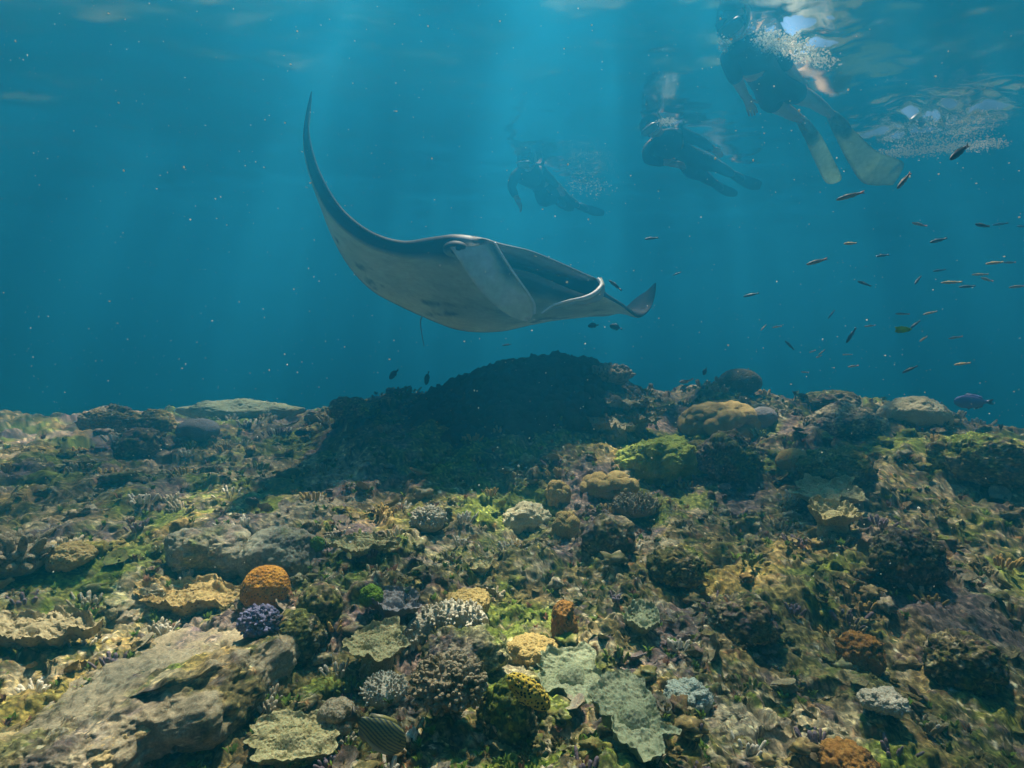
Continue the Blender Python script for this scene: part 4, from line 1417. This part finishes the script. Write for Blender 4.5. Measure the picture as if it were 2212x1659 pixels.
snorkeler(dict(head=at(1136, 352, 6.6), face=at(1128, 372, 6.4), sh_l=at(1114, 376, 6.65), sh_r=at(1166, 368, 6.75), el_l=at(1104, 404, 6.6), wr_l=at(1116, 428, 6.55),
               el_r=at(1190, 388, 6.85), wr_r=at(1204, 404, 7.0), hip_l=at(1168, 412, 7.05), hip_r=at(1194, 404, 7.1), kn_l=at(1172, 436, 6.95), kn_r=at(1220, 426, 7.5),
               an_l=at(1200, 432, 7.3), an_r=at(1248, 444, 7.85), toe_l=at(1214, 440, 7.45), toe_r=at(1264, 450, 8.0)),
          'farthest snorkeler in a black wetsuit, above the manta ray', M['suit_b'], M['skin_b'], M['fin_k'],
          dict(l=seg_fin(0, 0, [(1196, 438, 7.3), (1208, 448, 7.45), (1224, 456, 7.6), (1236, 456, 7.65)], [(1206, 428, 7.3), (1222, 434, 7.45), (1240, 444, 7.6), (1238, 455, 7.65)]),
               r=seg_fin(0, 0, [(1244, 448, 7.9), (1262, 458, 8.05), (1284, 466, 8.2), (1302, 466, 8.25)], [(1254, 438, 7.9), (1276, 444, 8.05), (1304, 454, 8.2), (1304, 465, 8.25)])),
          M['hair'], 1.0, True)


# ------------------------------------------------------------------ fish
def fish_mesh(name, hgt, wid, colour, nx=26, na=14, fork=0.5, dorsal=0.025, mat=None):
    """head at +x, unit length with the tail; one continuous body with its fins"""
    t = np.linspace(0, 1, nx)
    x = 0.5 - 0.80 * t
    h = hgt * 0.5 * np.clip(np.sin(math.pi * np.clip(t * 0.93 + 0.015, 0, 1) ** 0.72), 0.02, 1) ** 0.8
    h = np.maximum(h, 0.045 * smooth(0.5, 1, t) + 0.004)
    w = np.minimum(h * wid / hgt, wid * 0.5)
    a = np.linspace(0, 2 * math.pi, na, endpoint=False)
    v = np.stack([np.repeat(x, na), np.outer(w, np.sin(a)).ravel(), np.outer(h, np.cos(a)).ravel()], 1)
    parts = [(v, grid_faces(nx, na, True))]

    def fin(poly, th=0.006):
        poly = np.array(poly, float)
        n = len(poly)
        c = poly.mean(0)
        vv = np.concatenate([np.column_stack([poly[:, 0], np.zeros(n), poly[:, 1]]), [[c[0], th, c[1]], [c[0], -th, c[1]]]])
        ff = [[i, (i + 1) % n, n] for i in range(n)] + [[(i + 1) % n, i, n + 1] for i in range(n)]
        return vv, np.array(ff)
    tf = 0.4 + hgt * 1.4
    parts.append(fin([(-0.27, 0.03), (-0.38, 0.07 * tf), (-0.5, (0.05 + 0.1 * fork) * tf), (-0.44, 0.0), (-0.5, -(0.05 + 0.1 * fork) * tf), (-0.38, -0.07 * tf), (-0.27, -0.03)]))
    hs = np.interp([0.28, 0.14, -0.02, -0.16, -0.24], x[::-1], h[::-1])
    parts.append(fin([(0.28, hs[0] * 0.9), (0.16, hs[1] + dorsal), (-0.02, hs[2] + dorsal), (-0.2, hs[3] + dorsal * 0.8), (-0.24, hs[4] * 0.8), (0.0, hs[2] * 0.7)]))
    parts.append(fin([(0.02, -hs[2] * 0.9), (-0.04, -hs[2] - dorsal * 0.9), (-0.2, -hs[3] - dorsal * 0.7), (-0.24, -hs[4] * 0.8), (-0.1, -hs[3] * 0.7)]))
    parts.append(fin([(0.2, -hs[1] * 0.9), (0.13, -hs[1] - dorsal * 0.9), (0.09, -hs[1] * 0.9)]))
    v, f = merge(parts)
    me = mesh_np(name, v, f)
    set_col(me, np.clip(colour(v, hgt), 0.005, 0.85))
    me.materials.append(mat or M['fish'])
    return me


M['fish'] = col_mat('fish_skin', 0.45, 0.4, 60.0, 0.1, 0.05)


def c_olive(v, h):
    c = np.where((v[:, 2] > 0)[:, None], np.array((0.16, 0.12, 0.06)), np.array((0.42, 0.32, 0.20)))
    k = smooth(-0.22, -0.36, v[:, 0])[:, None]
    return c * (1 - k) + np.array((0.70, 0.24, 0.06)) * k


def c_dark(v, h):
    return np.tile(np.array((0.045, 0.05, 0.055)), (len(v), 1)) * (1.2 + 2 * v[:, 2:3] / h * -1).clip(0.5, 2)


def c_gold(v, h):
    k = smooth(0.0, 0.02, v[:, 2])[:, None]
    return np.array((0.50, 0.40, 0.20)) * (1 - k) + np.array((0.60, 0.42, 0.10)) * k


def c_damsel(v, h):
    return np.tile(np.array((0.012, 0.013, 0.016)), (len(v), 1))


def c_blue(v, h):
    k = smooth(-0.30, -0.36, v[:, 0])[:, None]
    c = np.tile(np.array((0.17, 0.19, 0.52)), (len(v), 1))
    k2 = smooth(h * 0.42, h * 0.55, np.abs(v[:, 2]))[:, None] * 0.7
    c = c * (1 - k2) + np.array((0.02, 0.02, 0.04)) * k2
    return c * (1 - k) + np.array((0.015, 0.015, 0.02)) * k


def c_stripe(v, h):
    t = v[:, 2] / h * (1 + 0.5 * np.abs(v[:, 0])) + 0.10 * np.sin(v[:, 0] * 5)
    s = smooth(-0.15, 0.25, np.sin(t * 60))[:, None]
    belly = smooth(-0.28, -0.42, v[:, 2] / h)[:, None]
    c = np.array((0.21, 0.22, 0.085)) * (1 - s) + np.array((0.035, 0.055, 0.065)) * s
    k = smooth(-0.24, -0.34, v[:, 0])[:, None]
    c = c * (1 - belly) + np.array((0.34, 0.36, 0.32)) * belly
    return c * (1 - k) + np.array((0.05, 0.05, 0.035)) * k


FM = dict(o=fish_mesh('slender_fish', 0.165, 0.11, c_olive), d=fish_mesh('dim_fish', 0.17, 0.11, c_dark), g=fish_mesh('golden_fish', 0.14, 0.10, c_gold),
          k=fish_mesh('damselfish', 0.42, 0.16, c_damsel, dorsal=0.07, fork=0.3), b=fish_mesh('blue_fish', 0.36, 0.15, c_blue, 34, 20, 0.4, 0.06),
          s=fish_mesh('surgeonfish', 0.43, 0.15, c_stripe, 90, 120, 0.7, 0.045))


def place_fish(kind, name, label, px, py, length, ang, d=None, yaw=0.0, real=0.095, group=None, eye=False):
    """ang: slope of the body in the picture, head pointing left and down for positive angles"""
    if d is None:
        d = min(6.0, max(1.3, real * F_PX / length))
    L = length / F_PX * d / max(0.5, math.cos(R(yaw)))
    fw = Vector((-math.cos(R(ang)) * math.cos(R(yaw)), math.sin(R(yaw)), -math.sin(R(ang)) * math.cos(R(yaw))))
    up = Vector((0, 0.12, 1)) if abs(fw.z) < 0.95 else Vector((1, 0, 0))
    yv = up.cross(fw).normalized()
    zv = fw.cross(yv)
    o = bpy.data.objects.new(name, FM[kind])
    col.objects.link(o)
    p = at(px, py, d)
    o.matrix_world = Matrix(((fw.x, yv.x, zv.x, p[0]), (fw.y, yv.y, zv.y, p[1]), (fw.z, yv.z, zv.z, p[2]), (0, 0, 0, 1))) @ Matrix.Scale(L, 4)
    tag(o, label, 'fish', group)
    if eye:
        h, w = eye
        v, f = ico(2)
        for sgn in (-1, 1):
            e = obj('eye', mesh_np('eye', v * (0.022, 0.012, 0.022) + (0.37, sgn * w, h), f), M['black'], o)
    return o


G1 = 'slender fish schooling in the blue water at right'
G2 = 'small dark fish over the reef'
FISH = [
    ('d', 2073, 328, 76, 34, 'largest dark slender fish, in front of the white wash by the fins', G1),
    ('o', 1953, 390, 54, 46, 'steeply tilted fish with an orange tail just below the olive fins', G1),
    ('o', 1837, 423, 55, 14, 'olive fish with orange tail alone beneath the two long fins', G1),
    ('o', 1765, 565, 46, 16, 'pale bellied orange tailed fish leading the school on the left', G1),
    ('g', 1837, 526, 38, 7, 'slim fish right above the leading orange tailed fish', G1),
    ('o', 1987, 485, 36, -11, 'slim fish with raised head, first below the steeply tilted fish', G1),
    ('d', 2028, 519, 40, 14, 'dark slim fish under the one with raised head', G1),
    ('d', 2123, 487, 44, -2, 'dark fish at the upper right, front one of a close pair', G1),
    ('d', 2162, 484, 30, 6, 'dim fish at the upper right, rear one of a close pair', G1),
    ('d', 2206, 489, 26, 4, 'dark fish cut by the right edge, level with the upper pair', G1),
    ('d', 1907, 552, 32, 8, 'faint slim fish right of the leading orange tailed fish', G1),
    ('g', 2149, 568, 40, 6, 'golden fish, front one of the overlapping pair near the right edge', G1),
    ('o', 2182, 567, 28, 2, 'faint fish, rear one of the overlapping golden pair', G1),
    ('d', 2030, 584, 28, 8, 'little dark fish left of the overlapping golden pair', G1),
    ('g', 2118, 593, 32, 0, 'thin golden fish just under the overlapping pair', G1),
    ('g', 2056, 610, 36, 0, 'bright golden fish swimming level below the little dark one', G1),
    ('o', 2133, 604, 34, -12, 'brownish fish nosing up beneath the thin golden one', G1),
    ('d', 2090, 619, 34, 4, 'dim fish right behind and below the bright golden one', G1),
    ('o', 2199, 619, 34, 6, 'orange tailed fish cut by the right edge at mid height', G1),
    ('d', 1868, 613, 36, -16, 'dark fish pointing up, alone left of the bright golden one', G1),
    ('d', 1983, 605, 32, 40, 'faint steep fish between the upward dark one and the bright golden one', G1),
    ('d', 1623, 637, 30, 12, 'faint dark fish far left of the school, right of the wing tip', G1),
    ('d', 1408, 515, 32, 8, 'dark fish above the raised far wing tip', G1),
    ('d', 1463, 591, 20, 24, 'tiny dark fish just right of the raised far wing tip', G1),
    ('o', 1950, 678, 26, -4, 'small brownish fish straight above the green leaf', G1),
    ('g', 2010, 676, 30, 14, 'small golden fish up right of the green leaf', G1),
    ('d', 1977, 701, 30, 38, 'faint steep fish touching the right of the green leaf', G1),
    ('o', 1880, 704, 22, 6, 'small fish left of the green leaf', G1),
    ('g', 1995, 732, 28, 24, 'small golden fish below right of the green leaf', G1),
    ('o', 2065, 729, 28, 10, 'small reddish fish well right of the green leaf', G1),
    ('o', 1679, 706, 22, 10, 'small orange fish, right one of two at the left end of the school', G1),
    ('g', 1649, 708, 20, 42, 'small steep fish, left one of two at the left end of the school', G1),
    ('d', 1839, 724, 38, 62, 'dim fish nearly upright in the lower middle of the school', G1),
    ('d', 1706, 746, 26, -52, 'dim fish nosing steeply up below the two at the left end', G1),
    ('o', 1755, 759, 17, 18, 'tiny fish, left one of three close together low in the water', G1),
    ('g', 1775, 761, 18, 44, 'tiny steep fish, upper one of three close together low in the water', G1),
    ('o', 1769, 770, 16, 22, 'tiny fish, lowest one of three close together low in the water', G1),
    ('g', 1831, 766, 20, 2, 'tiny level fish right of the three close together', G1),
    ('o', 1843, 791, 22, 8, 'tiny reddish fish lowest but one above the right reef crest', G1),
    ('o', 1739, 804, 20, -4, 'tiny brown fish right over the reef crest beside the dim dome', G1),
    ('d', 1966, 798, 32, 30, 'faint tilted fish above the pale cream dome', G1),
    ('g', 2079, 786, 34, 8, 'golden fish above the blue fish near the right edge', G1),
    ('d', 1796, 679, 22, 56, 'faint steep fish in the middle of the school', G1),
    ('d', 1330, 617, 36, -42, 'dark slender fish between the mouth and the far wing tip', G2),
    ('k', 1282, 703, 24, 6, 'small dark fish under the far wing, left of two', G2),
    ('k', 1331, 707, 28, -18, 'small dark fish under the far wing, right of two', G2),
    ('k', 851, 808, 30, 42, 'black fish hovering tilted above the left end of the mound', G2),
    ('k', 923, 816, 30, 80, 'black fish seen upright on the left shoulder of the mound', G2),
    ('d', 1095, 745, 20, 6, 'faint fish between belly and the top of the mound', G2),
    ('k', 1523, 802, 18, 66, 'tiny black fish left of the dim skyline dome', G2),
    ('k', 549, 1086, 40, -20, 'dark fish over the flat above the grey boulder', G2),
    ('k', 655, 934, 34, 4, 'dark oval fish below the right end of the long plate', G2),
    ('k', 1084, 1421, 30, 82, 'little black fish upright above the yellow spotted lobe', G2),
]
_rf = np.random.default_rng(3)
for kd, px, py, ln, an, lab, gp in FISH:
    dd_ = None
    if kd == 'k' and py > 900:
        dd_ = ground_at(px, py)[1] - 0.12
    elif kd == 'k':
        dd_ = 4.2
    place_fish(kd, 'damselfish' if kd == 'k' else 'slender_fish', lab, px, py, ln, an, dd_, _rf.uniform(-25, 25), 0.10, gp)
place_fish('b', 'blue_fish', 'blue violet fish with a black tail beside the pale cream dome', 2104, 868, 78, 0, 4.2, 8, eye=(0.05, 0.045))
place_fish('s', 'surgeonfish', 'yellow and dark striped surgeonfish over the bottom edge of the reef', 812, 1578, 150, 140, float(ground_at(812, 1600)[1]) - 0.10, 10, eye=(0.06, 0.05))


# ------------------------------------------------------------------ drifting things: a leaf, specks, bubbles
def leaf():
    c = at(1950, 713, 2.3)
    e1 = [at(1932, 709, 2.3), at(1940, 706, 2.29), at(1950, 705, 2.3), at(1960, 706, 2.31), at(1968, 712, 2.3)]
    e2 = [at(1934, 716, 2.32), at(1940, 719, 2.31), at(1950, 719, 2.33), at(1960, 717, 2.33), at(1968, 713, 2.3)]
    v, f = slab(e1, e2, 0.002, 24, 8, 0.006)
    v = v + 0.004 * np.stack([vnoise(v * 90, 1), vnoise(v * 90, 2), vnoise(v * 90, 3)], 1)
    o = obj('leaf', mesh_np('leaf', v - c, f), translucent_mat('green_leaf', (0.22, 0.50, 0.03), 0.5), loc=c)
    tag(o, 'bright green scrap of leaf drifting among the small fish', 'leaf')


leaf()


def specks(name, n, seed, pos, rad, label, mat, sub=1):
    rng = np.random.default_rng(seed)
    iv, if_ = ico(sub)
    P = pos(rng, n)
    r = rad(rng, len(P))
    v = (iv[None] * r[:, None, None] * rng.uniform(0.6, 1.3, (len(P), 1, 3)) + P[:, None]).reshape(-1, 3)
    f = (if_[None] + (np.arange(len(P)) * len(iv))[:, None, None]).reshape(-1, 3)
    return tag(obj(name, mesh_np(name, v, f), mat), label, kind='stuff')


def snow_pos(rng, n):
    y = 0.7 + 4.5 * rng.random(n) ** 0.8
    x = y * rng.uniform(-1.15, 1.15, n)
    z = y * rng.uniform(-0.45, 0.85, n)
    k = (z < SURF_Z - 0.1) & (z > macro(x, y) + 0.10)
    return np.stack([x, y, z], 1)[k]


def snow_material():
    m, nt, bs, out = new_mat('pale_particles')
    bs.inputs['Base Color'].default_value = (0.85, 0.86, 0.78, 1)
    tl = N(nt, 'ShaderNodeBsdfTranslucent')
    tl.inputs['Color'].default_value = (0.9, 0.9, 0.82, 1)
    mx = N(nt, 'ShaderNodeMixShader')
    mx.inputs[0].default_value = 0.65
    nt.links.new(bs.outputs[0], mx.inputs[1])
    nt.links.new(tl.outputs[0], mx.inputs[2])
    nt.links.new(mx.outputs[0], out.inputs['Surface'])
    return m


M['snow'] = snow_material()
specks('marine_snow', 8000, 91, snow_pos, lambda g, n: 0.0005 + 0.0018 * g.random(n) ** 4, 'pale specks of plankton adrift in the water', M['snow'])


def bub_pos(rng, n):
    out = []
    # picture areas of churned water and white glare, both built from bubbles: start, end, spread across, share
    for (x0, y0, x1, y1, sx, sy, share) in ((1640, 84, 1735, 110, 14, 14, 0.26), (1735, 110, 1790, 140, 16, 10, 0.08), (1560, 92, 1572, 112, 5, 9, 0.04),
                                            (1905, 334, 2170, 308, 10, 6, 0.30), (1930, 318, 2140, 290, 14, 13, 0.16), (1990, 270, 2120, 250, 30, 12, 0.04),
                                            (1425, 264, 1455, 262, 6, 4, 0.05), (1235, 398, 1305, 406, 14, 11, 0.07)):
        k = int(n * share)
        t = rng.random(k)
        px = x0 + (x1 - x0) * t + rng.normal(0, sx, k)
        py = y0 + (y1 - y0) * t + rng.normal(0, sy, k)
        dep = SURF_Z - 0.07 - 0.10 * rng.random(k) ** 1.5
        sl = (829.5 - py) / F_PX * _ca - _sa
        d = dep / np.maximum(sl, 0.15)
        out.append(np.array([at(a_, b_, c_) for a_, b_, c_ in zip(px, py, d)]))
    return np.concatenate(out)


specks('bubbles', 6500, 92, bub_pos, lambda g, n: 0.0022 + 0.007 * g.random(n) ** 3, 'white air bubbles stirred up by the swimmers, also building up the white glare', M['snow'], 1)

# ------------------------------------------------------------------ the sea water itself: a closed body of even density
hv = np.array([(x, y, z) for x in (-82, 82) for y in (-78, 88) for z in (-13.0, SURF_Z + 0.5)], float)
hf = np.array([(0, 1, 3, 2), (4, 6, 7, 5), (0, 4, 5, 1), (2, 3, 7, 6), (0, 2, 6, 4), (1, 5, 7, 3)])
hm = bpy.data.materials.new('sea_water')
hm.use_nodes = True
hn = hm.node_tree
hn.nodes.clear()
ho = N(hn, 'ShaderNodeOutputMaterial')
hp = N(hn, 'ShaderNodeVolumePrincipled')
hp.inputs['Color'].default_value = (*WATER_COLOR, 1)
hp.inputs['Absorption Color'].default_value = (*WATER_ABSORB, 1)
hp.inputs['Density'].default_value = WATER_DENSITY
hp.inputs['Anisotropy'].default_value = WATER_G
hn.links.new(hp.outputs[0], ho.inputs['Volume'])
hz = obj('haze', mesh_np('haze', hv, hf, False), hm)
tag(hz, 'hazy blue sea water', kind='stuff')
